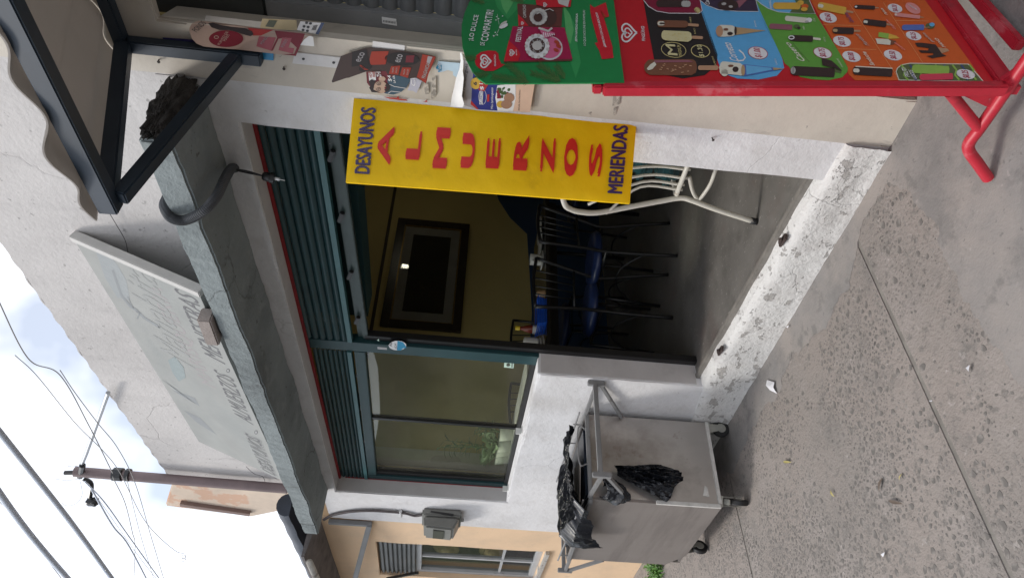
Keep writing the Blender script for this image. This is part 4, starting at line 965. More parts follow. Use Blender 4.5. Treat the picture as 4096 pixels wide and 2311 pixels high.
# blue
pr = new4(); pr.poly([(700,-80),(722,0),(770,40),(860,75),(1000,86),(1152,88),(1135,0),(1110,-80)], K['white'], 2).poly([(706,-80),(728,0),(772,35),(862,70),(1000,81),(1150,83),(1130,0),(1105,-80)], K['night'], 3).ell((930,38), 75, 40, K['dark'], 4).poly([(990,10),(1090,-20),(1010,60)], K['mauve'], 4).ell((900,30), 18, 10, K['grey'], 5).ell((950,50), 16, 9, K['grey'], 5); pr.text('Cornetto', (800,35), (770,-60), 30, K['white'], 5, .02, .2); pic(p2, pr)
pr = new4(); pr.poly([(960,195),(1205,224),(975,258)], K['tan'], 3).pill((842,226),(985,226), 84, K['bone'], 4, 8, False, 3).ell((868,228), 26, 40, K['wood'], 5).ell((915,215), 18, 9, K['choc'], 6).ell((945,245), 20, 12, K['dark'], 6).ell((985,225), 9, 30, K['dark'], 5); pic(p2, pr)
pr = new4(); pr.poly([(1040,468),(1338,500),(1050,555)], K['cobalt'], 3).poly([(1060,474),(1240,494),(1250,508),(1065,545)], K['skyb'], 4).poly([(1255,492),(1338,500),(1262,512)], K['tan'], 5).pill((866,490),(1050,512), 92, K['bone'], 4, 8, False, 6).ell((905,530), 26, 26, K['bone'], 4).ell((985,505), 22, 20, K['dark'], 5).ell((950,480), 20, 9, K['choc'], 5).ell((1040,512), 14, 40, K['tan'], 5); pr.text('Cornetto', (1120,530), (1112,490), 30, K['white'], 6, .02, 0, (-.2, -1)); pic(p2, pr)
pr = new4(); pr.text('Cornetto', (1010,445), (948,312), 62, K['white'], 2, .03, .25); pr.line([(1000,445),(1040,440),(1055,420),(1040,390),(1010,365)], 10, K['white'], 2); pr.text('CHOCMIX', (1140,200), (1128,150), 12, K['white'], 2, 0.); pr.text('CLASICO', (1290,475), (1278,428), 12, K['white'], 2, 0.); pr.build('lettering', p2)
badge(p2, new4, (1147,386), 74, 45, '$1.00', .2)
# green
pr = new7(); pr.poly([(200,-200),(285,5),(360,70),(470,140),(620,190),(800,205),(1195,216),(1100,0),(1000,-200)], K['white'], 2).poly([(212,-200),(298,5),(368,62),(475,130),(622,180),(800,196),(1185,208),(1092,0),(990,-200)], K['skyb'], 3).poly([(800,196),(1185,208),(1092,0),(1000,-200),(800,-200),(900,60)], K['olive'], 4).pill((540,92),(965,96), 104, K['yel'], 5).ell((965,45), 50, 36, K['yel'], 5).ell((1030,100), 55, 36, K['orange'], 6).ell((1020,145), 52, 30, K['yel'], 7); pr.text('NARANJILLA', (540,150), (510,-10), 40, K['white'], 6, .02); pic(p3, pr)
pr = new7(); pr.pill((724,282),(1080,318), 80, K['bone'], 3).ell((1095,310), 45, 36, K['white'], 4).ell((1060,335), 30, 18, K['grey'], 5); pr.text('COCO', (1195,335), (1180,282), 30, K['bone'], 4, 0.); pic(p3, pr)
pr = new7(); pr.pill((484,402),(840,422), 82, K['mauve'], 3, 6, True).ell((905,405), 46, 30, K['olive'], 4).ell((940,430), 26, 18, K['dark'], 5); pr.text('MORA', (1035,455), (1018,400), 30, K['bone'], 4, 0.); pic(p3, pr)
pr = new7(); pr.ring((825,577), 48, 32, 16, K['white'], 5).pill((790,582),(1155,596), 92, K['dark'], 4, 6, True).pill((1150,590),(1275,605), 34, K['bone'], 3); pr.text('COCO', (1350,640), (1335,570), 26, K['bone'], 4, 0.); pic(p3, pr)
pr = new7(); pr.pill((808,1080),(1490,1115), 142, K['dark'], 3, 6, True).pill((812,1078),(890,1082), 118, K['grey'], 4).poly([(1285,890),(1440,930),(1520,1000),(1600,1085),(1480,1040),(1300,1000)], K['dark'], 5).pill((1430,1060),(1590,1105), 50, K['olive'], 2); pr.text('CHOCOLATE', (1618,1030), (1540,900), 28, K['bone'], 4, 0.); pic(p3, pr)
pr = new7(); pr.text('Casero', (1045,940), (800,655), 100, K['bone'], 2, .04, .1); pr.line([(1100,950),(960,800),(840,655)], 7, K['olive'], 2); pr.build('lettering', p3)
badge(p3, new7, (1302,812), 148, 82, '$0.75', .25)
# orange
pr = new5()
for a_, b_ in (((360,30),(720,580)),((605,20),(890,455)),((165,182),(445,188)),((270,355),(555,362)),((690,150),(935,155))): pr.line([a_, b_], 3.5, K['line'], 2)
pr.build('grid_lines', p4)
for c, a_, b_, t in (((205,130),64,36,'$0.60'),((305,302),66,38,'$0.75'),((374,412),68,38,'$0.80'),((675,402),68,37,'$0.50'),((690,62),54,31,'$0.20'),((825,262),58,31,'$0.25')): badge(p4, new5, c, a_, b_, t, .25, 'white')
for a_, b_, w, m, tip in (((128,40),(335,82),54,'yel','bone'),((235,222),(392,226),48,'dark','tan'),((383,512),(672,528),62,'dark','bone'),((394,50),(545,58),28,'dark','white'),((458,158),(628,178),44,'dark','bone'),((740,202),(902,200),40,'cobalt',None),((685,106),(872,126),26,'pink','bone')):
    pr = new5(); aa, bb2 = Vector(a_), Vector(b_); t = (bb2-aa).normalized()
    if m not in ('dark',) or w < 55: pr.pill(bb2-t*4, bb2+t*(w*1.0), w*.3, K['wood'], 3)
    pr.pill(a_, b_, w, K[m], 4, 6, True)
    if tip: pr.pill(aa+t*3, aa+t*(w*.8), w*.45, K[tip], 5)
    if w > 60: pr.line([aa+Vector((20, -28)), bb2+Vector((0, -30))], 7, K['bone'], 5)
    pic(p4, pr)
pr = new5(); pr.poly([(572,235),(645,245),(642,285),(568,268)], K['lime'], 3).poly([(645,245),(700,262),(725,280),(642,285)], K['yel'], 3).poly([(548,280),(640,286),(660,300),(655,328),(562,320)], K['bone'], 4).poly([(640,286),(700,300),(680,325),(655,328)], K['choc'], 3); pic(p4, pr)
pr = new5(); pr.poly([(835,312),(880,312),(985,325),(1000,345),(1030,390),(1065,408),(960,425),(918,408),(970,400),(965,388),(880,385),(862,365),(930,368),(935,352),(850,340)], K['dark'], 3).poly([(1000,345),(1070,355),(1085,372),(1030,390)], K['wood'], 3); pic(p4, pr)
pr = new5(); pr.ell((945,190), 34, 22, K['olive'], 3).ell((958,180), 20, 14, K['skyb'], 4).ell((820,62), 60, 34, K['pink'], 3, .5); pr.build('print_blob', p4)
pr = new5()
for t, bl2, br2, h, m in (('Sanduche',(545,478),(478,378),34,'bone'),('Mordisco',(505,332),(425,250),30,'grey'),('Casero Cremoso',(395,165),(345,95),34,'purple'),('Paleta',(640,108),(600,62),22,'bone'),('Gigante',(705,215),(640,145),24,'pink'),('Copelia',(775,365),(700,310),26,'pink'),('polito',(980,308),(910,240),28,'grey'),('MANO',(1060,345),(1000,280),26,'bone'),('NUEVO',(860,75),(800,35),20,'white')):
    pr.text(t, bl2, br2, h, K[m], 5, .03, .15)
pr.build('lettering', p4)
pr = new5(); pr.poly([(695,520),(705,495),(735,470),(800,458),(1225,465),(1340,597),(716,585)], K['bone'], 2).poly([(702,520),(712,497),(740,475),(800,464),(1220,470),(1325,590),(722,578)], K['olive'], 3)
for i in range(9): x = 735+i*62; pr.line([(x,472),(x+30,510),(x+18,545),(x+50,582)], 13, K['navy'] if i % 2 else K['lime'], 4)
pr.pill((812,500),(1085,512), 62, K['lime'], 5, 6, True).pill((868,562),(1112,556), 46, K['rose'], 6, 6, True)
pr.text('FRUTI', (800,560), (770,495), 34, K['white'], 7, .04, .1).text('LOCOS', (850,572), (815,510), 30, K['white'], 7, .04, .1); pr.build('menu_panel', af)['label'] = 'green and navy striped ice lolly panel at the board foot'
badge(af, lambda: Print(apl, 3200, 0, .5507, .0012), (1205,541), 72, 36, '$0.25', .2, 'white')
# --- green card on top
cpl = Plane(apl.p+apl.n*.014, apl.n)
def newg(l=.0008): return Print(cpl, 1780, 0, .5229, l)
G_ = {k: flat('card_'+k, c, .4) for k, c in dict(green=(.012, .21, .055), glow=(.10, .40, .13), mid=(.03, .28, .08), magenta=(.34, .008, .06), brown=(.13, .035, .028), red=(.56, .012, .025), white=(.74, .74, .74), cream=(.55, .53, .50), cake=(.42, .40, .39), choc=(.07, .03, .025), plate=(.62, .58, .60), rosy=(.62, .13, .26), berry=(.42, .05, .02), pine=(.04, .13, .035), pine2=(.10, .20, .06), edge=(.42, .28, .12)).items()}
outl = [(1283,-190),(1290,0),(1372,632),(310,640),(255,600),(205,540),(160,450),(134,360),(126,270),(128,190),(150,100),(185,20),(235,-60),(300,-130),(380,-175),(480,-195)]
gp = Print(cpl, 1780, 0, .5229, .0)
card = MB().prism([gp.P(p) for p in outl], -apl.n*.004).build('top_card', G_['green'], af); card['label'] = 'green arched festive card fixed above the price board'
pr = newg(); pr.poly([(330,-150),(400,60),(480,150),(640,-20),(640,-160)], G_['mid'], .6); pr.poly([(380,-150),(440,60),(470,110),(560,-40),(560,-160)], G_['glow'], 1)
pr.poly([(900,10),(1000,200),(1010,330),(1040,480),(1000,600),(960,480),(930,300)], G_['mid'], .6).poly([(905,40),(960,120),(985,230),(960,340),(930,300)], G_['glow'], 1)
pr.build('print_glow', card)
def needles(pr, a, b, n, L, m, k):
    a, b = Vector(a), Vector(b); t = (b-a).normalized(); q = Vector((-t.y, t.x))
    pr.line([a, b], 3, m, k)
    for i in range(n):
        p = a.lerp(b, i/n); s_ = 1 if i % 2 else -1; e_ = p+t*L*random.uniform(.6, 1)+q*s_*L*random.uniform(.5, .9)
        pr.line([p, e_], 2.6, m, k)
for a_, b_, n, L in (((620,615),(470,480),34,42),((640,625),(360,580),40,40),((880,610),(720,490),34,40),((880,615),(660,555),34,36),((915,600),(850,500),22,34),((240,440),(150,440),16,34),((330,560),(230,575),20,36),((300,20),(220,-10),16,32),((600,10),(520,-10),16,30)):
    pr = newg(); needles(pr, a_, b_, n, L, G_['pine'], 2); needles(pr, Vector(a_)+Vector((4,5)), Vector(b_)+Vector((4,5)), n, L*.9, G_['pine2'], 3); pr.build('pine_sprig', card)
pr = newg(); pr.poly([(228,470),(240,425),(275,400),(330,388),(385,392),(408,410),(412,450),(430,488),(460,494),(420,520),(370,545),(310,545),(262,525),(236,500)], G_['red'], 2)
heart(pr, (308,470), 46, G_['white'], 3, .2); pr.text('PINGÜINO', (392,508), (388,420), 18, G_['white'], 3, .03); pr.build('logo_print', card)
pr = newg(); pr.text('¡LO DULCE', (222,314), (268,118), 46, G_['white'], 3, .035); pr.text('DE', (303,350), (304,325), 34, G_['white'], 3, .03); pr.text('COMPARTIR!', (328,318), (374,80), 56, G_['white'], 3, .035)
pr.text('¡ESTA NAVIDAD REGALA', (1015,320), (1020,106), 20, G_['white'], 3, .02); pr.text('LO QUE NOS UNE EN FAMILIA!', (1080,352), (1074,80), 20, G_['white'], 3, .02)
pr.poly([(412,215),(430,190),(460,178),(480,182),(478,200),(455,214),(430,222)], G_['white'], 3).poly([(412,210),(430,180),(455,165),(475,160),(470,178),(440,190)], G_['cream'], 4)
for p in ((385,250),(400,270),(372,275),(395,130),(410,145),(440,125),(390,155)): pr.ell(p, 5, 4, G_['white'], 3)
pr.line([(370,285),(400,255),(415,220)], 2, G_['white'], 3); pr.line([(400,110),(405,150),(415,190)], 2, G_['white'], 3); pr.build('lettering', card)
pr = newg(); pr.poly([(552,30),(562,200),(890,208),(900,52)], G_['brown'], 2).poly([(557,110),(562,200),(640,200),(600,150)], G_['red'], 3); heart(pr, (592,180), 12, G_['white'], 4, .2); pr.text('CAPRICHO', (622,138), (618,40), 24, G_['cream'], 4, .02)
pr.ell((800,135), 55, 66, G_['tan'] if 'tan' in G_ else G_['choc'], 3).ell((715,130), 68, 66, G_['cake'], 4).ell((712,135), 34, 34, G_['choc'], 5)
for i in range(14): t = 2*pi*i/14; pr.ell((715+56*cos(t), 130+54*sin(t)), 13, 13, G_['cream'], 6)
pr.line([(700,110),(740,90),(800,70),(830,85)], 6, G_['cream'], 7); pr.build('cake_box_picture', card)
pr = newg(); pr.poly([(518,202),(450,470),(975,452),(915,212)], G_['magenta'], 3).poly([(450,470),(975,452),(970,468),(455,480)], G_['brown'], 3).poly([(488,310),(450,470),(560,468),(578,420),(560,380),(520,340)], G_['red'], 4); heart(pr, (512,405), 22, G_['white'], 5, .2); pr.text('PINGÜINO', (552,425), (548,380), 10, G_['white'], 5, .02)
pr.text('FESTIVAL', (578,322), (597,206), 40, G_['white'], 5, .035)
pr.ell((800,370), 100, 92, G_['plate'], 4).ell((800,365), 88, 82, G_['rosy'], 5).ell((705,355), 92, 92, G_['white'], 6).ell((705,350), 60, 58, G_['choc'], 7).ell((705,350), 38, 36, G_['cream'], 8)
for i in range(22): t = 2*pi*i/22; pr.ell((705+84*cos(t), 355+84*sin(t)), 12, 12, G_['cream'] if i % 2 else G_['white'], 8)
for _ in range(26): t = random.uniform(0, 6.28); r = random.uniform(38, 60); pr.ell((705+r*cos(t), 350+r*sin(t)), 6, 5, G_['cake'], 9, 0, 6)
for p in ((855,325),(870,355),(850,385)): pr.ell(p, 22, 13, G_['berry'], 7, .5)
pr.poly([(720,225),(745,212),(800,240),(845,255),(800,285),(760,295)], G_['rosy'], 9)
for i in range(6): x = 752+i*16; pr.line([(x,250+i*2),(x+6,290-i*4)], 7, G_['white'], 10)
pr.line([(715,215),(745,225),(790,240),(820,215)], 16, G_['cream'], 10); pr.build('cake_box_picture', card)
pr = newg(); pr.poly([(685,-40),(700,40),(780,58),(960,55),(972,-40)], G_['red'], 4); heart(pr, (765,38), 16, G_['white'], 5, .2); pr.poly([(850,-30),(870,30),(940,55),(960,-30)], G_['cream'], 5); pr.build('cake_box_picture', card)
pr = newg(); pr.poly([(1110,35),(1140,60),(1230,20),(1255,130),(1200,140),(1280,375),(1290,445),(1200,455),(1180,390),(1145,330),(1170,325),(1120,140),(1110,80)], G_['red'], 2).poly([(1118,92),(1200,85),(1285,372),(1205,382)], G_['red'], 3)
pr.poly([(1185,80),(1240,128),(1210,135)], G_['berry'], 3); pr.text('¡DISFRUTA CON CADA BOCADO!', (1238,362), (1172,100), 22, G_['white'], 4, .02); pr.build('ribbon_print', card)

# ================================================================== bills and cards on the shop wall
wpl = Plane((0, -.006, 0), (0, -1, 0))
Q = {k: flat('bill_'+k, c, r) for k, c, r in (('pinkish', (.50, .36, .30), .4), ('wine', (.22, .012, .03), .4), ('hair', (.035, .025, .028), .5), ('red', (.42, .03, .03), .4), ('rose', (.42, .10, .13), .4), ('paper', (.66, .65, .65), .7), ('greypaper', (.33, .31, .29), .7), ('sand', (.36, .29, .17), .7), ('moss', (.06, .07, .05), .7), ('navy', (.04, .06, .13), .5), ('violet', (.045, .04, .16), .45), ('cyan', (.02, .27, .55), .45), ('umber', (.07, .045, .04), .35), ('coal', (.03, .025, .025), .35), ('brick', (.36, .045, .025), .4), ('silver', (.40, .38, .36), .4), ('skin', (.52, .36, .27), .5), ('denim', (.045, .09, .13), .6), ('lilac', (.48, .48, .56), .6), ('toni', (.48, .62, .72), .6), ('toniblue', (.03, .28, .48), .6), ('cobalt', (.025, .035, .22), .4), ('white', (.76, .76, .76), .5), ('peach', (.66, .46, .34), .5), ('leaf', (.05, .10, .03), .5), ('patty', (.34, .19, .12), .5), ('gold', (.58, .36, .05), .5), ('ash', (.36, .34, .35), .6), ('ink', (.05, .05, .055), .6), ('maroon', (.16, .02, .03), .5), ('smear', (.5, .06, .05), .7), ('mint', (.5, .66, .55), .6))}
def plane_turn(X0, Y0, X1, Y1): return Plane.three((X0, Y0, 1), (X1, Y1, 1), (X0, Y0, 2))
def cardthing(name, label, cat, pl, ox, oy, sc, outline, base, th=.002, warp=None):
    c = Print(pl, ox, oy, sc, 0, warp); pts = [c.P(p) for p in outline]
    t = thing(name, label, cat, sum(pts, Vector())/len(pts))
    MB().prism(pts, -pl.n*th).build('card', Q[base], t)
    return t, (lambda: Print(pl, ox, oy, sc, .0007, warp))
# banner strip with eyelets
t, N = cardthing('banner_strip', 'violet and cyan banner strip with metal eyelets under the awning arm', 'banner', wpl, 0, 0, .5437, [(1195,280),(1255,372),(1800,424),(2012,447),(2012,375),(1500,300)], 'violet')
N().poly([(1760,300),(1795,424),(2012,447),(2012,375)], Q['cyan'], 1).build('cyan_part', t)
for p in ((1357,340),(1890,393)): N().ring(p, 21, 17, 9, Q['white'], 3).ell(p, 10, 8, Q['coal'], 3).build('eyelet', t)
# cosmetics card
ppl = plane_turn(-1.345, -.012, -1.47, -.085)
t, N = cardthing('hanging_card', 'rounded pink and wine coloured cosmetics card sticking out from the wall', 'poster', ppl, 700, 30, .2523, [(225,370),(232,320),(260,270),(310,235),(380,215),(900,258),(1500,335),(2060,410),(2190,440),(2130,458),(2060,500),(1990,600),(1945,690),(1915,775),(1500,728),(1000,670),(600,640),(450,622),(340,575),(265,490)], 'pinkish')
pr = N(); pr.ell((810,500), 272, 132, Q['wine'], 2, .0, 32); pr.text("PONDS", (345,400), (500,255), 95, Q['ink'], 2, .0, 0, (-1, -.55)); pr.text("PUNTO DE", (710,600), (850,390), 42, Q['pinkish'], 3, .01, 0, (-1, -.3)); pr.text("POND'S", (800,540), (870,440), 42, Q['pinkish'], 3, .01, 0, (-1, -.3)); pr.ring((655,475), 38, 26, 9, Q['pinkish'], 3); pr.build('round_emblem', t)
N().poly([(525,255),(600,245),(760,290),(900,310),(1100,330),(1220,380),(1245,430),(1200,460),(1120,440),(1000,400),(860,360),(700,360),(580,320)], Q['hair'], 3).poly([(1150,325),(1560,360),(1360,450),(1240,450)], Q['red'], 2).poly([(700,275),(900,285),(1180,318),(1100,330),(880,308)], Q['pinkish'], 4).build('portrait_print', t)
pr = N(); pr.poly([(1580,370),(2060,420),(1990,600),(1915,770),(1700,745),(1890,740),(1930,640),(1760,480),(1640,500),(1550,690),(1520,690),(1620,480)], Q['wine'], 2).poly([(1330,460),(1600,480),(1520,690),(1290,620)], Q['rose'], 1.5).poly([(1700,480),(1850,490),(1800,640),(1890,650),(1870,735),(1640,680)], Q['rose'], 3)
for b_, a_, c_ in (("POND'S",(1390,590),(1480,470)),("POND'S",(1720,640),(1790,520))): pr.text(b_, a_, c_, 50, Q['ash'], 4, .01, 0, (-1, -.3))
pr.build('lettering', t)
# sheets
def sheet_(label, out_, base, ox=700, oy=30, sc=.2523, extra=None, off=0., pl=None):
    pl2 = pl or (Plane(wpl.p+wpl.n*off, wpl.n)); t, N = cardthing('paper_notice', label, 'poster', pl2, ox, oy, sc, out_, base, .0008)
    if extra: extra(N, t)
    return t
sheet_('blank grey sheet pasted above the cosmetics card', [(490,130),(1385,232),(1350,330),(470,215)], 'greypaper')
def ex(N, t): N().poly([(1490,205),(1620,215),(1560,320),(1430,305)], Q['moss'], 2).build('emblem_print', t)
sheet_('sand coloured sheet with a dark square emblem', [(1385,180),(1925,205),(1940,370),(1600,350),(1345,325)], 'sand', extra=ex, off=.001)
def ex(N, t):
    pr = N(); pr.poly([(2320,240),(2370,252),(2275,435),(2225,425)], Q['navy'], 2)
    for p in ((2085,247),(2148,258),(2045,305),(2110,315),(2030,362),(2098,375)): pr.ell(p, 24, 20, Q['ink'], 2)
    pr.build('icon_print', t)
    pr = N()
    for i in range(9): pr.line([(2200+i*8, 290-i*1), (2165+i*8, 365)], 3.5 if i % 3 else 6, Q['ink'], 2)
    pr.build('bar_code', t)
sheet_('small white notice with round icons and a navy edge', [(1990,225),(2370,252),(2275,435),(1930,360)], 'paper', extra=ex, off=.002)
t, N = cardthing('paper_curl', 'white curled corner of paper below the cosmetics card', 'paper', Plane(wpl.p+wpl.n*.02, wpl.n), 700, 30, .2523, [(1985,600),(2050,510),(2120,462),(2160,460),(2190,480),(2208,620)], 'white')
# perforated strip
t, N = cardthing('perforated_bar', 'cream metal bar with punched holes screwed to the wall', 'bar', wpl, 700, 30, .2523, [(1900,715),(2576,795),(2920,835),(2880,1000),(2560,965),(1860,890)], 'paper', .006)
for p in ((2035,820),(2515,878)): N().ell(p, 24, 20, Q['ink'], 2).build('hole', t)
# dark fragrance card, face poster and stickers
epl = plane_turn(-1.36, -.016, -1.54, -.075)
sheet_('blank white paper tucked behind the dark fragrance card', [(755,60),(1265,130),(1262,235),(752,175)], 'paper', 1300, 150, .2523)
t, N = cardthing('face_poster', 'round edged poster of a surprised bearded man in glasses and denim jacket', 'poster', Plane(wpl.p+wpl.n*.002, wpl.n), 1300, 150, .2523, [(652,548),(960,535),(1350,600),(1345,700),(1290,800),(1190,880),(1080,910),(960,892),(880,845),(700,770),(665,720)], 'maroon', .001)
N().poly([(985,680),(1100,600),(1350,640),(1345,700),(1290,800),(1190,880),(1080,910),(960,892),(940,880),(1020,840)], Q['denim'], 2).line([(1020,745),(1100,780),(1280,810)], 9, Q['paper'], 3).line([(1000,890),(1050,855),(1200,872)], 9, Q['paper'], 3).build('jacket_print', t)
N().ell((880,790), 105, 100, Q['skin'], 3).poly([(690,700),(740,665),(800,700),(775,760),(770,830),(830,860),(880,878),(740,870),(700,800),(720,770)], Q['hair'], 4).ell((985,800), 45, 65, Q['hair'], 4, .2).ell((950,795), 22, 26, Q['skin'], 5).ell((958,800), 16, 18, Q['maroon'], 6).ring((852,735), 34, 28, 7, Q['ink'], 5).ring((848,825), 34, 28, 7, Q['ink'], 5).ell((855,737), 9, 9, Q['ink'], 6).ell((850,823), 9, 9, Q['ink'], 6).ell((905,660), 55, 40, Q['skin'], 3).build('face_print', t)
pr = N(); pr.poly([(690,555),(800,545),(810,680),(700,690)], Q['white'], 2); pr.text('NOTI', (748,640), (735,545), 42, Q['brick'], 3, .02); pr.text('FREE', (800,632), (790,545), 42, Q['brick'], 3, .02); pr.text('ZHI', (895,632), (880,548), 70, Q['white'], 3, .04); pr.text('$4', (1070,700), (1050,605), 66, Q['white'], 3, .04); pr.text('LA GR', (1120,725), (1105,605), 34, Q['white'], 3, .02); pr.build('lettering', t)
t, N = cardthing('torn_sticker', 'torn lilac sticker remnant below the face poster', 'sticker', Plane(wpl.p+wpl.n*.003, wpl.n), 1300, 150, .2523, [(1362,600),(1535,695),(1510,760),(1450,885),(1400,850),(1310,842),(1340,760)], 'lilac', .0006)
N().text('CI', (1440,775), (1430,640), 70, Q['white'], 1, .03).build('lettering', t)
t, N = cardthing('hanging_card', 'dark brown fragrance card with red boxes jutting from the wall', 'poster', epl, 1300, 150, .2523, [(105,700),(250,300),(430,235),(640,168),(760,165),(1160,205),(1550,262),(1760,310),(1715,430),(1640,580),(1602,735),(1460,640),(1330,655),(1190,610),(1000,590),(960,535),(800,530),(650,545),(380,640),(340,645),(120,720)], 'umber')
N().poly([(740,225),(1010,220),(960,430),(725,440),(705,350)], Q['brick'], 2).ell((1220,345), 275, 105, Q['coal'], 2, .05, 28).ell((640,480), 105, 62, Q['coal'], 2, -.3).build('can_print', t)
N().poly([(430,235),(660,190),(700,430),(420,470)], Q['coal'], 1.5).build('dark_band', t)
pr = N(); pr.text('eco', (560,395), (640,250), 80, Q['ash'], 3, .01, 0, (-1, -.2)); pr.text('eco', (1190,405), (1240,280), 85, Q['ash'], 3, .01, 0, (-1, -.2)); pr.text('p', (690,520), (600,440), 70, Q['brick'], 3, .03); pr.poly([(1290,290),(1420,285),(1400,400),(1275,400)], Q['maroon'], 2.5); pr.build('lettering', t)
for pts, a_, b_ in (([(1050,460),(1195,450),(1160,595),(1010,580)], (1085,560), (1095,478)), ([(1225,478),(1368,482),(1312,645),(1185,605)], (1262,590), (1275,505))):
    pr = N().poly(pts, Q['brick'], 2.5); pr.text('MAXIMA', a_, b_, 26, Q['silver'], 3.5, .0); pr.text('DURACION', (a_[0]+55, a_[1]+8), (b_[0]+55, b_[1]+5), 26, Q['silver'], 3.5, 0.); pr.build('red_label', t)
pr = N().poly([(1545,270),(1755,312),(1640,580),(1600,730),(1455,632),(1500,480)], Q['brick'], 2.5); pr.text('FRAGANCIA', (1590,655), (1668,420), 62, Q['silver'], 3.5, .03, 0, (-1, -.25)); pr.poly([(1630,300),(1705,310),(1660,420),(1610,400)], Q['ash'], 3); pr.build('red_label', t)
t, N = cardthing('torn_sticker', 'pale blue torn dairy sticker with the word Toni', 'sticker', wpl, 1300, 150, .2523, [(1795,380),(2155,410),(2090,640),(2030,600),(2030,545),(1950,520),(1870,545),(1800,555),(1775,480)], 'toni', .0006)
pr = N().poly([(1755,480),(1795,430),(1850,440),(1850,530),(1800,555)], Q['toniblue'], 1); pr.text('Toni', (1845,540), (1838,430), 60, Q['white'], 2, .03); pr.build('lettering', t)
hpl = Plane(wpl.p+wpl.n*.012, wpl.n)
t, N = cardthing('food_poster', 'mini burger poster with blue and peach print behind the pavement sign', 'poster', hpl, 1780, 0, .5229, [(150,400),(280,560),(420,600),(690,620),(672,700),(650,862),(250,838),(122,800),(140,600)], 'ash', .001)
N().poly([(215,560),(400,600),(420,655),(385,750),(402,848),(250,838),(200,780),(208,650)], Q['cobalt'], 1).poly([(200,770),(258,838),(245,838),(196,800)], Q['red'], 2).poly([(400,655),(540,640),(540,760),(520,852),(402,848),(385,750)], Q['white'], 2).poly([(545,600),(690,620),(650,860),(520,852),(540,760)], Q['peach'], 1.5).build('panel_print', t)
pr = N()
for i in range(26): pr.ell((random.uniform(395, 500), random.uniform(670, 750)), random.uniform(9, 18), random.uniform(8, 14), Q['leaf'] if i % 4 else Q['wine'], 3+.02*i, random.uniform(0, 3), 8)
pr.ell((425,800), 30, 26, Q['gold'], 4).ell((490,750), 40, 36, Q['patty'], 4).ell((470,800), 42, 34, Q['patty'], 4.6); pr.build('food_print', t)
pr = N(); pr.ell((235,640), 40, 44, Q['gold'], 3); pr.text('6', (245,655), (243,628), 28, Q['ink'], 4, .02); pr.poly([(255,690),(270,620),(320,620),(330,650),(300,700)], Q['red'], 3.5); pr.text('$1', (300,690), (295,640), 32, Q['white'], 4.5, .03); pr.ring((287,742), 30, 60, 2.5, Q['white'], 3); pr.poly([(262,800),(268,690),(292,688),(288,800)], Q['white'], 3.2); pr.text('PLUMROSE', (286,796), (289,694), 20, Q['cobalt'], 4, .02); pr.text('Mini hamburguesas', (374,836), (374,672), 24, Q['white'], 3, .015, .2); pr.text('RICAS, NUTRITIVAS', (572,846), (580,690), 13, Q['ink'], 3, .0); pr.text('Mini Hamburgues', (150,770), (185,490), 34, Q['ink'], 3, .0, .2); pr.poly([(320,780),(322,725),(340,723),(338,778)], Q['red'], 3); pr.build('lettering', t)
# white paper peeling off in a curl
cp_ = Print(wpl, 1300, 150, .2523)
rows_ = [((2140,240),(2172,250),.004,.004),((2150,370),(2195,380),.004,.014),((2130,500),(2185,540),.004,.022),((2080,640),(2200,650),.004,.03),((2050,780),(2185,800),.004,.034),((2010,950),(2170,930),.006,.036),((1995,1060),(2205,1060),.012,.04),((1990,1100),(2180,1112),.02,.04)]
vs = []; fs = []; kk = 7
for a_, b_, da, db in rows_:
    for i in range(kk):
        u = i/(kk-1); p = (a_[0]+(b_[0]-a_[0])*u, a_[1]+(b_[1]-a_[1])*u); vs.append(wpl.at(1300+p[0]*.2523, 150+p[1]*.2523, da+(db-da)*u**.6))
for i in range(len(rows_)-1):
    for j in range(kk-1): fs.append([i*kk+j, i*kk+j+1, (i+1)*kk+j+1, (i+1)*kk+j])
tag(MB().add(vs, fs).build('peeling_paper', Q['white'], None, smooth=True), 'white paper strip curling away from the wall beside the burger poster', 'paper')
pr = Print(wpl, 1300, 150, .2523, -.0012)
for base in (((930,940),(1010,950),(1130,960),(1160,935),(1180,975),(1290,985),(1310,1005),(1200,1000),(1100,985),(1020,975)), ((1530,1010),(1580,1015),(1610,990),(1620,1025),(1700,1030),(1600,1028))): pr.poly(base, Q['smear'], 1)
pr.build('paint_smear', shop)
# bar code label on the shutter guide
gpl = Plane((0, .158, 0), (0, -1, 0)); t, N = cardthing('bar_code_label', 'white bar code label stuck on the grey shutter guide', 'sticker', gpl, 1000, 0, .5507, [(957,124),(1062,140),(1068,190),(960,172)], 'white', .0006)
pr = N()
for i in range(13): pr.line([(970+i*7, 148+i), (969+i*7, 163+i)], 2.2 if i % 3 else 4, Q['ink'], 2)
pr.build('bar_code', t)
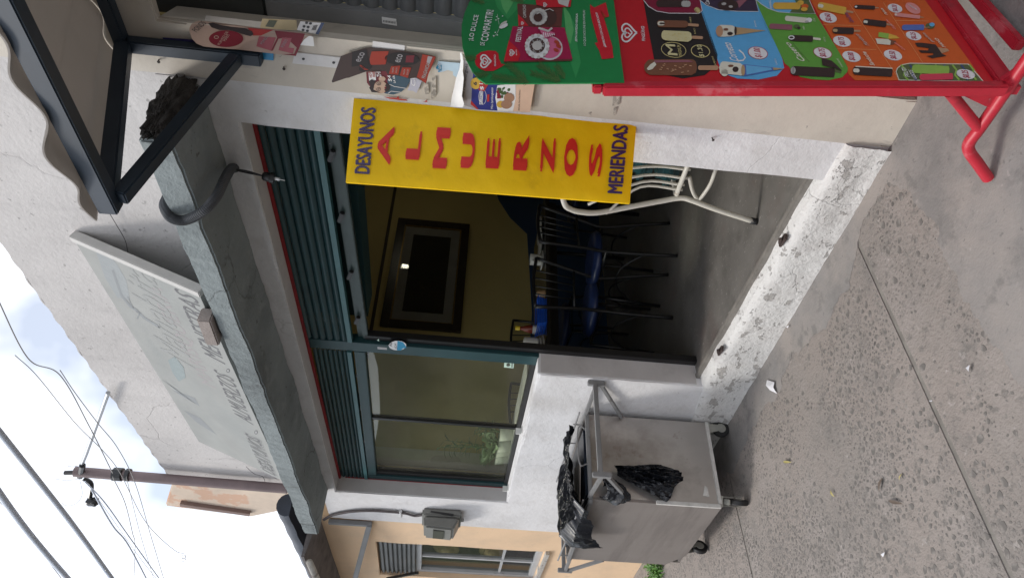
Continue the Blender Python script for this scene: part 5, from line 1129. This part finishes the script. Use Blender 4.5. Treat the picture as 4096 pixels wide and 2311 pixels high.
# stickers on the door post and the pane
dpl = Plane((0, FY-.001, 0), (0, -1, 0))
c_ = Print(dpl, 1400, 700, .5505, 0)
def stick(label, pts, base, extra, pl=dpl):
    t, N = cardthing('sticker', label, 'sticker', pl, 1400, 700, .5505, pts, base, .0004); extra(N, t)
def ex(N, t): N().poly([(345,1203),(385,1215),(400,1235),(410,1255),(385,1258),(370,1272),(340,1272)], Q['toniblue'], 1).build('blue_half', t); pr = N(); pr.text('Ab', (305,1245), (305,1215), 20, Q['ink'], 2, .0); pr.text('JCH', (345,1262), (342,1225), 20, Q['ink'], 2, 0.); pr.build('lettering', t)
stick('round white and blue handwritten sticker on the teal door post', [(345+64*cos(i*.4), 1238+35*sin(i*.4)) for i in range(16)], 'white', ex)
def ex(N, t):
    pr = N()
    for i in range(9): pr.line([(208+i*7, 1252+i*.6), (207+i*7, 1260+i*.6)], 2.5, Q['ink'], 1)
    pr.build('bar_code', t)
stick('tiny bar code label on the teal door post', [(200,1248),(267,1254),(268,1268),(201,1263)], 'paper', ex)
stick('small green sticker scrap at the top of the door post', [(195,1200),(210,1190),(212,1208)], 'mint', lambda N, t: None)
def ex(N, t): N().ell((1150,1378), 14, 12, Q['moss'], 1).poly([(1175,1358),(1182,1358),(1180,1398),(1173,1398)], Q['moss'], 1).build('note_print', t)
stick('pale green paper note taped inside the window pane', [(1122,1353),(1192,1358),(1188,1403),(1118,1396)], 'mint', ex, Plane((0, FY+.026, 0), (0, -1, 0)))

# ================================================================== inside the eatery
dark_frame = M('black_gilt_frame', (.03, .022, .016), .35, .3, 20)
gilt = M('old_gilt', (.25, .16, .05), .4, .3, 20, metal=.6)
FX = -5.05
pc = thing('framed_picture', 'large dark framed picture hanging on the ochre wall', 'picture', (FX, 2.2, 1.55))
y0, y1, z0, z1 = 1.55, 2.86, 1.545, 2.245
def rectring(name, x, ya, yb, za, zb2, w, d, mat, par):
    b = MB(); b.box((x, ya, za), (x+d, yb, za+w)).box((x, ya, zb2-w), (x+d, yb, zb2)).box((x, ya, za+w), (x+d, ya+w, zb2-w)).box((x, yb-w, za+w), (x+d, yb, zb2-w)); return b.build(name, mat, par, bevel=.004)
rectring('frame', FX+.004, y0, y1, z0, z1, .075, .035, dark_frame, pc); rectring('gilt_edge', FX+.004, y0+.076, y1-.076, z0+.076, z1-.076, .012, .026, gilt, pc)
MB().box((FX+.004, y0+.075, z0+.075), (FX+.014, y1-.075, z1-.075)).build('mount', M('grey_mount', (.40, .39, .36), .9), pc)
MB().box((FX+.014, y0+.19, z0+.17), (FX+.017, y1-.19, z1-.17)).build('dark_print', M('dark_painting', (.018, .015, .013), .7, .3, 9, dirt=[((.10, .06, .03), 13, .58, .1, .6)]), pc)
MB().box((FX+.022, y0+.088, z0+.088), (FX+.024, y1-.088, z1-.088)).build('glass', picture_glass, pc)
# the lit bulb that shows in the picture glass
d_ = ray(1620, 1065); hpt = onX(1620, 1065, FX+.024); rf = Vector((-d_.x, d_.y, d_.z)); bc = hpt+rf*1.1
lb = thing('ceiling_bulb', 'lit spiral bulb hanging in the room, mirrored in the picture glass', 'bulb', bc)
em = bpy.data.materials.new('lit_bulb'); em.use_nodes = True; nn = em.node_tree.nodes; nn['Principled BSDF'].inputs['Emission Color'].default_value = (1, .95, .72, 1); nn['Principled BSDF'].inputs['Emission Strength'].default_value = 12
MB().tube([bc+Vector((.02*cos(i*.5), .02*sin(i*.5), -.035+.07*i/50)) for i in range(51)], .006, 6).build('spiral_tube', em, lb, smooth=True)
MB().lathe([(0, .04), (.02, .04), (.022, .07), (.014, .09), (0, .09)], bc, 12).build('bulb_base', Q['white'], lb)
MB().tube([bc+Vector((0, 0, .09)), Vector((bc.x, bc.y, 2.78))], .003, 5).build('flex', black_metal, lb)
# table
TZ = .985
wood_dark = M('dark_table_top', (.03, .026, .024), .22, .3, 6)
tb = thing('dining_table', 'long dark dining table by the ochre side wall', 'table', (-4.1, 1.2, FLOOR))
MB().box((-4.42, .42, TZ-.03), (-3.74, 2.05, TZ)).build('table_top', wood_dark, tb, bevel=.006)
MB().box((-4.36, .5, TZ-.09), (-3.80, 1.97, TZ-.031)).build('apron', black_metal, tb)
for x in (-4.34, -3.82):
    for y in (.52, 1.95): MB().tube([(x, y, FLOOR-.004), (x, y, TZ-.09)], .016, 8).build('leg', black_metal, tb, smooth=True)
# black chairs
blue_seat = M('blue_vinyl', (.015, .028, .09), .35, .1, 8)
def make_chair(label):
    t = thing('dining_chair', label, 'chair', (0, 0, 0), 'black metal dining chairs with blue seats')
    for s_ in (-1, 1):
        MB().tube(smoothpath([(-.05, .165*s_, 0), (-.02, .145*s_, .25), (0, .125*s_, .45), (-.03, .14*s_, .60), (-.08, .185*s_, .87)], 4), .0115, 8).build('rear_leg', black_metal, t, smooth=True)
        MB().tube([(.39, .175*s_, 0), (.36, .165*s_, .44)], .0115, 8).build('front_leg', black_metal, t, smooth=True)
        MB().tube(smoothpath([(-.025, .15*s_, .20), (.08, .155*s_, .31), (.17, .16*s_, .34), (.27, .165*s_, .31), (.375, .17*s_, .20)], 4), .006, 6).build('side_brace', black_metal, t, smooth=True)
    MB().tube([(0, -.13, .44), (.36, -.165, .44), (.36, .165, .44), (0, .13, .44)], .009, 6).build('seat_frame', black_metal, t)
    MB().tube(smoothpath([(-.08, -.185, .87), (-.075, 0, .885), (-.08, .185, .87)], 5), .011, 8).build('back_rail', black_metal, t, smooth=True)
    MB().tube([(-.035, -.145, .62), (-.035, .145, .62)], .008, 6).build('lower_back_rail', black_metal, t, smooth=True)
    for y in (-.09, -.03, .03, .09): MB().tube([(-.035, y*.9, .62), (-.078, y, .88)], .005, 6).build('back_rod', black_metal, t, smooth=True)
    b = MB(); prof = [(0, .052), (.12, .054), (.165, .05), (.185, .036), (.19, .02), (.18, .004), (0, 0)]
    b.lathe([(r, z+.452) for r, z in prof], (.18, 0, 0), 24); o = b.build('seat', blue_seat, t, smooth=True)
    return t
ch = make_chair('black metal chair with blue seat standing nearest the doorway')
ch.location = (-3.26, 1.10, FLOOR); ch.rotation_euler = (0, 0, pi+.12)
dup(ch, (-3.46, .80, FLOOR), pi-.10, 'black metal chair with blue seat nearest the teal door post')
dup(ch, (-4.82, .82, FLOOR), .05, 'black metal chair against the side wall behind the ketchup bottle')
dup(ch, (-4.80, 1.42, FLOOR), -.06, 'black metal chair against the side wall behind the blue basket')
dup(ch, (-4.05, 2.45, FLOOR), -pi/2+.1, 'black metal chair at the far end of the dining table')
# things on the table
enamel = M('white_crockery', (.68, .67, .63), .25, .05, 10)
def at_table(px, py, dx=-.06): p = onZ(px, py, TZ); return Vector((p.x+dx, p.y+.0, TZ+.001))
p = at_table(2180, 1020); t = thing('mug', 'white mug standing on a saucer on the dining table', 'mug', p)
MB().lathe([(0, .004), (.036, .004), (.042, .012), (.043, .088), (.040, .088), (.038, .012), (0, .01)], p+Vector((0, 0, .012)), 20).build('cup', enamel, t, smooth=True)
MB().tube(smoothpath([p+Vector((.03, -.03, .08)), p+Vector((.045, -.055, .075)), p+Vector((.047, -.058, .045)), p+Vector((.03, -.032, .035))], 5), .005, 6).build('handle', enamel, t, smooth=True)
def plate(p, r, label, h=0):
    tag(MB().lathe([(0, .002), (r*.6, .002), (r, .016), (r, .02), (r*.6, .007), (0, .006)], p+Vector((0, 0, h)), 24).build('plate', enamel, None, smooth=True), label, 'plate')
plate(p+Vector((0, 0, -.001)), .075, 'small saucer under the white mug')
plate(at_table(2178, 930, -.12), .11, 'white plate at the far side of the mug'); plate(at_table(2176, 870, -.14), .12, 'white plate farthest from the window')
plate(at_table(2186, 1375, -.10), .115, 'white plate beside the lidded sugar pot', 0); plate(at_table(2186, 1375, -.10), .10, 'upper white plate stacked beside the sugar pot', .018)
p = at_table(2185, 1345, -.10)+Vector((0, 0, .042)); t = thing('sugar_pot', 'white lidded pot with a handle on the dining table', 'pot', p)
MB().lathe([(0, 0), (.04, 0), (.045, .01), (.045, .085), (.043, .092), (.03, .098), (.006, .103), (.006, .113), (0, .118)], p, 20).build('pot_body', enamel, t, smooth=True)
MB().tube(smoothpath([p+Vector((.035, -.03, .075)), p+Vector((.05, -.06, .07)), p+Vector((.05, -.062, .04)), p+Vector((.035, -.032, .025))], 5), .006, 6).build('handle', enamel, t, smooth=True)
p = at_table(2185, 1285, -.10); t = thing('sauce_bottle', 'red sauce bottle with a yellow cap on the dining table', 'bottle', p)
MB().lathe([(0, 0), (.027, 0), (.029, .01), (.029, .10), (.022, .125), (.013, .15), (.013, .165), (0, .165)], p, 16).build('bottle_body', M('ketchup_red', (.22, .035, .02), .25), t, smooth=True)
MB().lathe([(.016, .165), (.016, .195), (0, .197)], p, 14).build('cap', M('yellow_plastic', (.7, .5, .03), .4), t, smooth=True)
MB().lathe([(.0297, .03), (.0297, .08)], p, 16).build('label_band', Q['white'], t, smooth=True)
p = at_table(2190, 1230, -.10); t = thing('plastic_basket', 'bright blue plastic basket on the dining table', 'basket', p); bl_m = M('blue_plastic', (.015, .09, .5), .35)
for k in range(5):
    z = .006+k*.012; w = .10+.004*k; MB().box((p.x-w*.7, p.y-w, z+TZ), (p.x-w*.7+.004, p.y+w, z+TZ+.008)).box((p.x+w*.7-.004, p.y-w, z+TZ), (p.x+w*.7, p.y+w, z+TZ+.008)).box((p.x-w*.7+.004, p.y-w, z+TZ), (p.x+w*.7-.004, p.y-w+.004, z+TZ+.008)).box((p.x-w*.7+.004, p.y+w-.004, z+TZ), (p.x+w*.7-.004, p.y+w, z+TZ+.008)).build('rim_band', bl_m, t)
MB().box((p.x-.068, p.y-.097, TZ), (p.x+.068, p.y+.097, TZ+.006)).build('base', bl_m, t)
for i in range(12):
    y = p.y-.095+i*.0172; MB().box((p.x+.066, y, TZ), (p.x+.070, y+.006, TZ+.062)).build('rib', bl_m, t)
p = at_table(2190, 1140, -.10); t = thing('salt_shaker', 'tan salt shaker with a metal top on the dining table', 'shaker', p)
MB().lathe([(0, 0), (.03, 0), (.03, .01), (.02, .06), (0, .06)], p, 14).build('shaker_body', M('tan_glaze', (.45, .28, .15), .4), t, smooth=True)
MB().lathe([(.02, .06), (.018, .075), (.008, .085), (0, .086)], p, 14).build('shaker_top', M('chrome_top', (.6, .6, .6), .2, metal=.9), t, smooth=True)
# white tube chair just inside the door
wt_m = M('cream_enamel_tube', (.60, .57, .50), .4, .08, 14, dirt=[((.25, .14, .08), 20, .70, .02, .8)])
wc = thing('metal_chair', 'cream tubular metal chair seen from behind just inside the doorway', 'chair', (-2.0, .35, FLOOR))
foot = onZ(3016, 886, FLOOR+.012)
left = [foot, onY(2865, 838, .28), onY(2770, 803, .30), onY(2722, 792, .31), onY(2640, 805, .30), onY(2515, 828, .27), onY(2395, 850, .235), onY(2330, 849, .22), onY(2285, 838, .215), onY(2258, 815, .21)]
xm = -1.995
rightp = [Vector((2*xm-q.x, q.y, q.z)) for q in left[::-1]]
top = [left[-1].lerp(rightp[0], .33)+Vector((0, 0, .03)), left[-1].lerp(rightp[0], .67)+Vector((0, 0, .03))]
MB().tube(smoothpath(left+top+rightp, 6), .0125, 10).build('back_frame', wt_m, wc, smooth=True)
for f_ in (foot, rightp[-1]): MB().tube([f_+Vector((0, 0, -.016)), f_+Vector((0, .004, .016))], .0155, 10).build('rubber_foot', rub, wc, smooth=True)
zr_ = .625
MB().tube([(-2.135, .315, zr_), (-1.855, .315, zr_)], .0115, 8).build('rear_rail', wt_m, wc, smooth=True)
for px_, tp in ((-2.105, (-2.215, .97)), (-2.075, (-2.17, 1.06)), (-2.035, (-2.10, 1.12)), (-1.985, (-2.02, 1.15)), (-1.935, (-1.93, 1.14)), (-1.885, (-1.84, 1.10))):
    MB().tube(smoothpath([(px_, .318, zr_-.02), (px_, .312, .80), (tp[0], .235, tp[1]-.03)], 5), .0065, 8).build('back_rod', wt_m, wc, smooth=True)
MB().tube(smoothpath([onY(2865, 672, .42), onY(2842, 735, .42), onY(2806, 788, .42), onY(2788, 793, .42), onY(2770, 762, .42), onY(2757, 705, .42)], 6), .0095, 8).build('brace_loop', wt_m, wc, smooth=True)
for x in (-2.15, -1.84): MB().tube([(x, .72, FLOOR+.0), (x*.96-.08, .70, .64)], .0125, 8).build('front_leg', wt_m, wc, smooth=True)
MB().tube([(-2.14, .33, zr_), (-2.14, .72, zr_), (-1.85, .72, zr_), (-1.85, .33, zr_)], .0115, 8).build('seat_frame', wt_m, wc)
vt = M('teal_vinyl', (.012, .048, .053), .3, .1, 8)
MB().box((-2.17, .36, .615), (-1.82, .74, .715)).build('seat', vt, wc, bevel=.045, seg=5, auto=1)
MB().box((-2.16, .37, .735), (-1.83, .72, .845)).build('spare_cushion', vt, wc, bevel=.048, seg=5, auto=1)
# plants behind the window
leafm = M('houseplant_leaf', (.07, .13, .045), .4, .3, 10); pale_leaf = M('pale_leaf', (.30, .40, .24), .5, .2, 8); potm = M('pale_pot', (.55, .57, .50), .6)
def leaf(mb, base, tip, w, droop=.0):
    base, tip = Vector(base), Vector(tip); d = tip-base; sd = d.cross(Vector((0, 0, 1))); sd = sd.normalized() if sd.length > 1e-4 else Vector((1, 0, 0)); n = 5
    vs = []; fs = []
    for i in range(n+1):
        t_ = i/n; p = base+d*t_+Vector((0, 0, droop*(t_-t_*t_)*4)); ww = w*sin(pi*min(.98, t_*.92+.06)); vs += [p+sd*ww+Vector((0, 0, ww*.3)), p, p-sd*ww+Vector((0, 0, ww*.3))]
    for i in range(n): fs += [[3*i, 3*i+1, 3*i+4, 3*i+3], [3*i+1, 3*i+2, 3*i+5, 3*i+4]]
    mb.add(vs, fs)
def plant(name, label, c, h, n, L, w, mat, seed, bushy=False):
    rr = random.Random(seed); t = thing(name, label, 'plant', c)
    MB().lathe([(0, 0), (.05, 0), (.065, .09), (.058, .09), (.05, .08), (0, .08)], c, 18).build('pot', potm, t, smooth=True)
    st_ = MB(); lf = MB(); c = Vector(c)+Vector((0, 0, .08))
    for s_ in range(4 if not bushy else 7):
        a_ = rr.uniform(0, 6.3); tip = c+Vector((rr.uniform(.02, .07)*cos(a_), rr.uniform(.02, .05)*sin(a_), h*rr.uniform(.75, 1)))
        if bushy: tip = c+Vector((.09*cos(a_), .06*sin(a_), h*rr.uniform(.3, .8)))
        st_.tube([c, c.lerp(tip, .5)+Vector((.01, 0, 0)), tip], .0028, 5)
        for k in range(n):
            b = c.lerp(tip, .35+.65*k/max(1, n-1)); g = rr.uniform(0, 6.3); leaf(lf, b, b+Vector((cos(g)*L, sin(g)*L*.7, rr.uniform(-.02, .05))), w*rr.uniform(.7, 1.1), .01)
    st_.build('stem', leafm, t); lf.build('leaves', mat, t, smooth=True)
SH = 1.13
tag(MB().box((-4.95, .19, SH-.03), (-3.6, .40, SH)).build('window_shelf', M('shelf_white', (.5, .5, .47), .6)), 'white shelf running behind the window pane', 'shelf')
plant('potted_plant', 'slender bamboo like plant standing behind the window', (-4.66, .29, SH), .42, 9, .11, .009, leafm, 3)
plant('potted_plant', 'small thin leaved plant nearer the window mullion', (-4.42, .29, SH), .18, 8, .10, .008, leafm, 8)
plant('potted_plant', 'pale broad leaved plant low behind the window', (-4.55, .27, SH), .14, 4, .10, .038, pale_leaf, 12, True)
plant('potted_plant', 'pale broad leaved plant at the corner of the window', (-4.76, .28, SH), .12, 4, .09, .04, pale_leaf, 15, True)

# ================================================================== litter and weeds
paper = M('white_litter', (.7, .7, .72), .8)
def scrap(label, pts, mat, z=.008, lift=.012, crop=r6, name='paper_scrap', cat='litter'):
    P3 = [onG(*crop(*p)) for p in pts]; c = sum(P3, Vector())/len(P3)
    vs = [p+Vector((0, 0, z+lift*((i*7) % 3)/3)) for i, p in enumerate(P3)]+[c+Vector((0, 0, z+lift*1.1))]; n = len(P3)
    tag(MB().add(vs, [[i, (i+1) % n, n] for i in range(n)]).build(name, mat), label, cat)
scrap('crumpled white paper scrap lying near the step', [(278,190),(330,205),(328,240),(342,278),(300,255),(280,225)], paper)
scrap('small white paper bit far out on the pavement', [(1018,1292),(1040,1288),(1038,1315),(1020,1318)], paper)
scrap('tiny white scrap beside the wall near the groove', [(415,1298),(428,1296),(426,1312),(414,1310)], paper, crop=r5)
scrap('tiny white scrap close to the pavement edge', [(1332,318),(1346,320),(1344,332),(1333,330)], paper)
scrap('white pebble sized scrap right of the groove', [(1568,98),(1585,96),(1586,135),(1572,138)], paper)
yl = M('yellow_leaf', (.40, .34, .12), .7, .2, 30); bl2 = M('brown_leaf', (.12, .09, .07), .8, .2, 30)
for lab, a_, b_, w, m in (('small yellow leaf on the pavement near the cart', (380,712), (432,714), .006, yl), ('yellow green leaf in the middle of the pavement', (686,888), (708,935), .006, yl), ('dark brown seed pod on the pavement', (1015,815), (995,905), .007, bl2), ('dark twig lying on the pavement', (1055,960), (1145,980), .006, bl2), ('pale straw on the pavement near the paper bit', (1140,790), (1128,835), .003, yl)):
    A_, B_ = onG(*r6(*a_)), onG(*r6(*b_)); mb = MB(); leaf(mb, A_+Vector((0, 0, .006)), B_+Vector((0, 0, .006)), w, .006); tag(mb.build('fallen_leaf', m, None, smooth=True), lab, 'leaf', None)
wd = M('fresh_weed', (.08, .20, .03), .5, .3, 12)
mb = MB(); rr = random.Random(2)
for i in range(420):
    wq = onG(2606+44*rr.random()+8*rr.gauss(0, 1), 2222+150*rr.random()); x, y = wq.x, wq.y; g = rr.uniform(0, 6.3); L_ = rr.uniform(.03, .085)
    b = Vector((x, y, gz(x, y))); leaf(mb, b, b+Vector((cos(g)*L_*.7, sin(g)*L_*.7, L_*rr.uniform(.4, .9))), rr.uniform(.004, .009), .01)
tag(mb.build('weeds', wd, None, smooth=True), 'bright green weeds along the foot of the peach house', 'weeds', kind='stuff')

# ================================================================== unseen houses across the street, added to cut low light and fill reflections
op_m = [M('opposite_grey', (.26, .25, .24), .9, .1, 3), M('opposite_cream', (.36, .33, .28), .9, .1, 3)]
dim_glass = M('dim_glazing', (.04, .05, .06), .15)
for k, (xa, xb, hh, lab) in enumerate(((-12.5, -4.2, 5.6, 'unseen grey house added across the street, left of the photographer'), (-4.1, 6, 5.0, 'unseen cream house added across the street behind the photographer'))):
    t = thing('added_street_house', lab, 'building', ((xa+xb)/2, -11, zr((xa+xb)/2))); zb0 = zr(xa)-.2
    MB().box((xa, -15, zb0), (xb, -11, zb0+hh)).build('wall', op_m[k], t); MB().box((xa-.1, -15, zb0+hh), (xb+.1, -10.8, zb0+hh+.15)).build('cornice', op_m[(k+1) % 2], t)
    n = int((xb-xa)/2.2)
    for i in range(n):
        for s_ in (0, 1):
            x = xa+.7+i*2.2; z = zb0+1.1+s_*2.6
            w_ = MB().box((x, -10.999, z), (x+1.2, -10.97, z+1.4)).build('window', pale_alu, t); MB().box((x+.06, -10.97, z+.06), (x+1.14, -10.965, z+1.34)).build('pane', dim_glass, w_)

# ================================================================== small things left on the walls
nail_m = M('rusty_nail', (.05, .04, .038), .8, .3, 40)
for lab, px in (('bent rusty nail with a smudge on the cream wall under the cosmetics card', (1140, 268)), ('rusty nail low on the white pilaster below the yellow sign', (2852, 552)), ('small nail in the cream wall between ledge and awning arm', (640, 240))):
    p = onY(*px, -.0); t = thing('nail', lab, 'nail', p)
    MB().tube([p+Vector((0, .004, .004)), p+Vector((0, -.006, .003)), p+Vector((-.001, -.011, .001))], .0022, 6).build('shank', nail_m, t); MB().lathe([(0, 0), (.0055, 0), (.005, .002), (0, .002)], p+Vector((-.001, -.011, .001)), 8, (0, -1, -.2)).build('head', nail_m, t)
pr = Print(wpl, 1780, 0, .5229, -.0009)
tape = M('tape_residue', (.30, .275, .24), .7, .3, 40, dirt=[((.55, .5, .43), 60, .5, .05, .9)])
for pts in (((1290,692),(1345,690),(1335,800),(1280,812)), ((1285,830),(1320,820),(1300,880),(1290,885)), ((60,700),(90,698),(80,790),(55,800))):
    pr = Print(wpl, *pr.o, -.0009); pr.poly(pts, tape, 1); pr.build('tape_residue', shop)
pr = Print(wpl, 1300, 150, .2523, -.0009)
for pts in (((1570,740),(1640,735),(1650,900),(1585,905)), ((1700,640),(1760,630),(1765,900),(1700,985),(1680,960))):
    pr = Print(wpl, *pr.o, -.0009); pr.poly(pts, tape, 1); pr.build('tape_residue', shop)
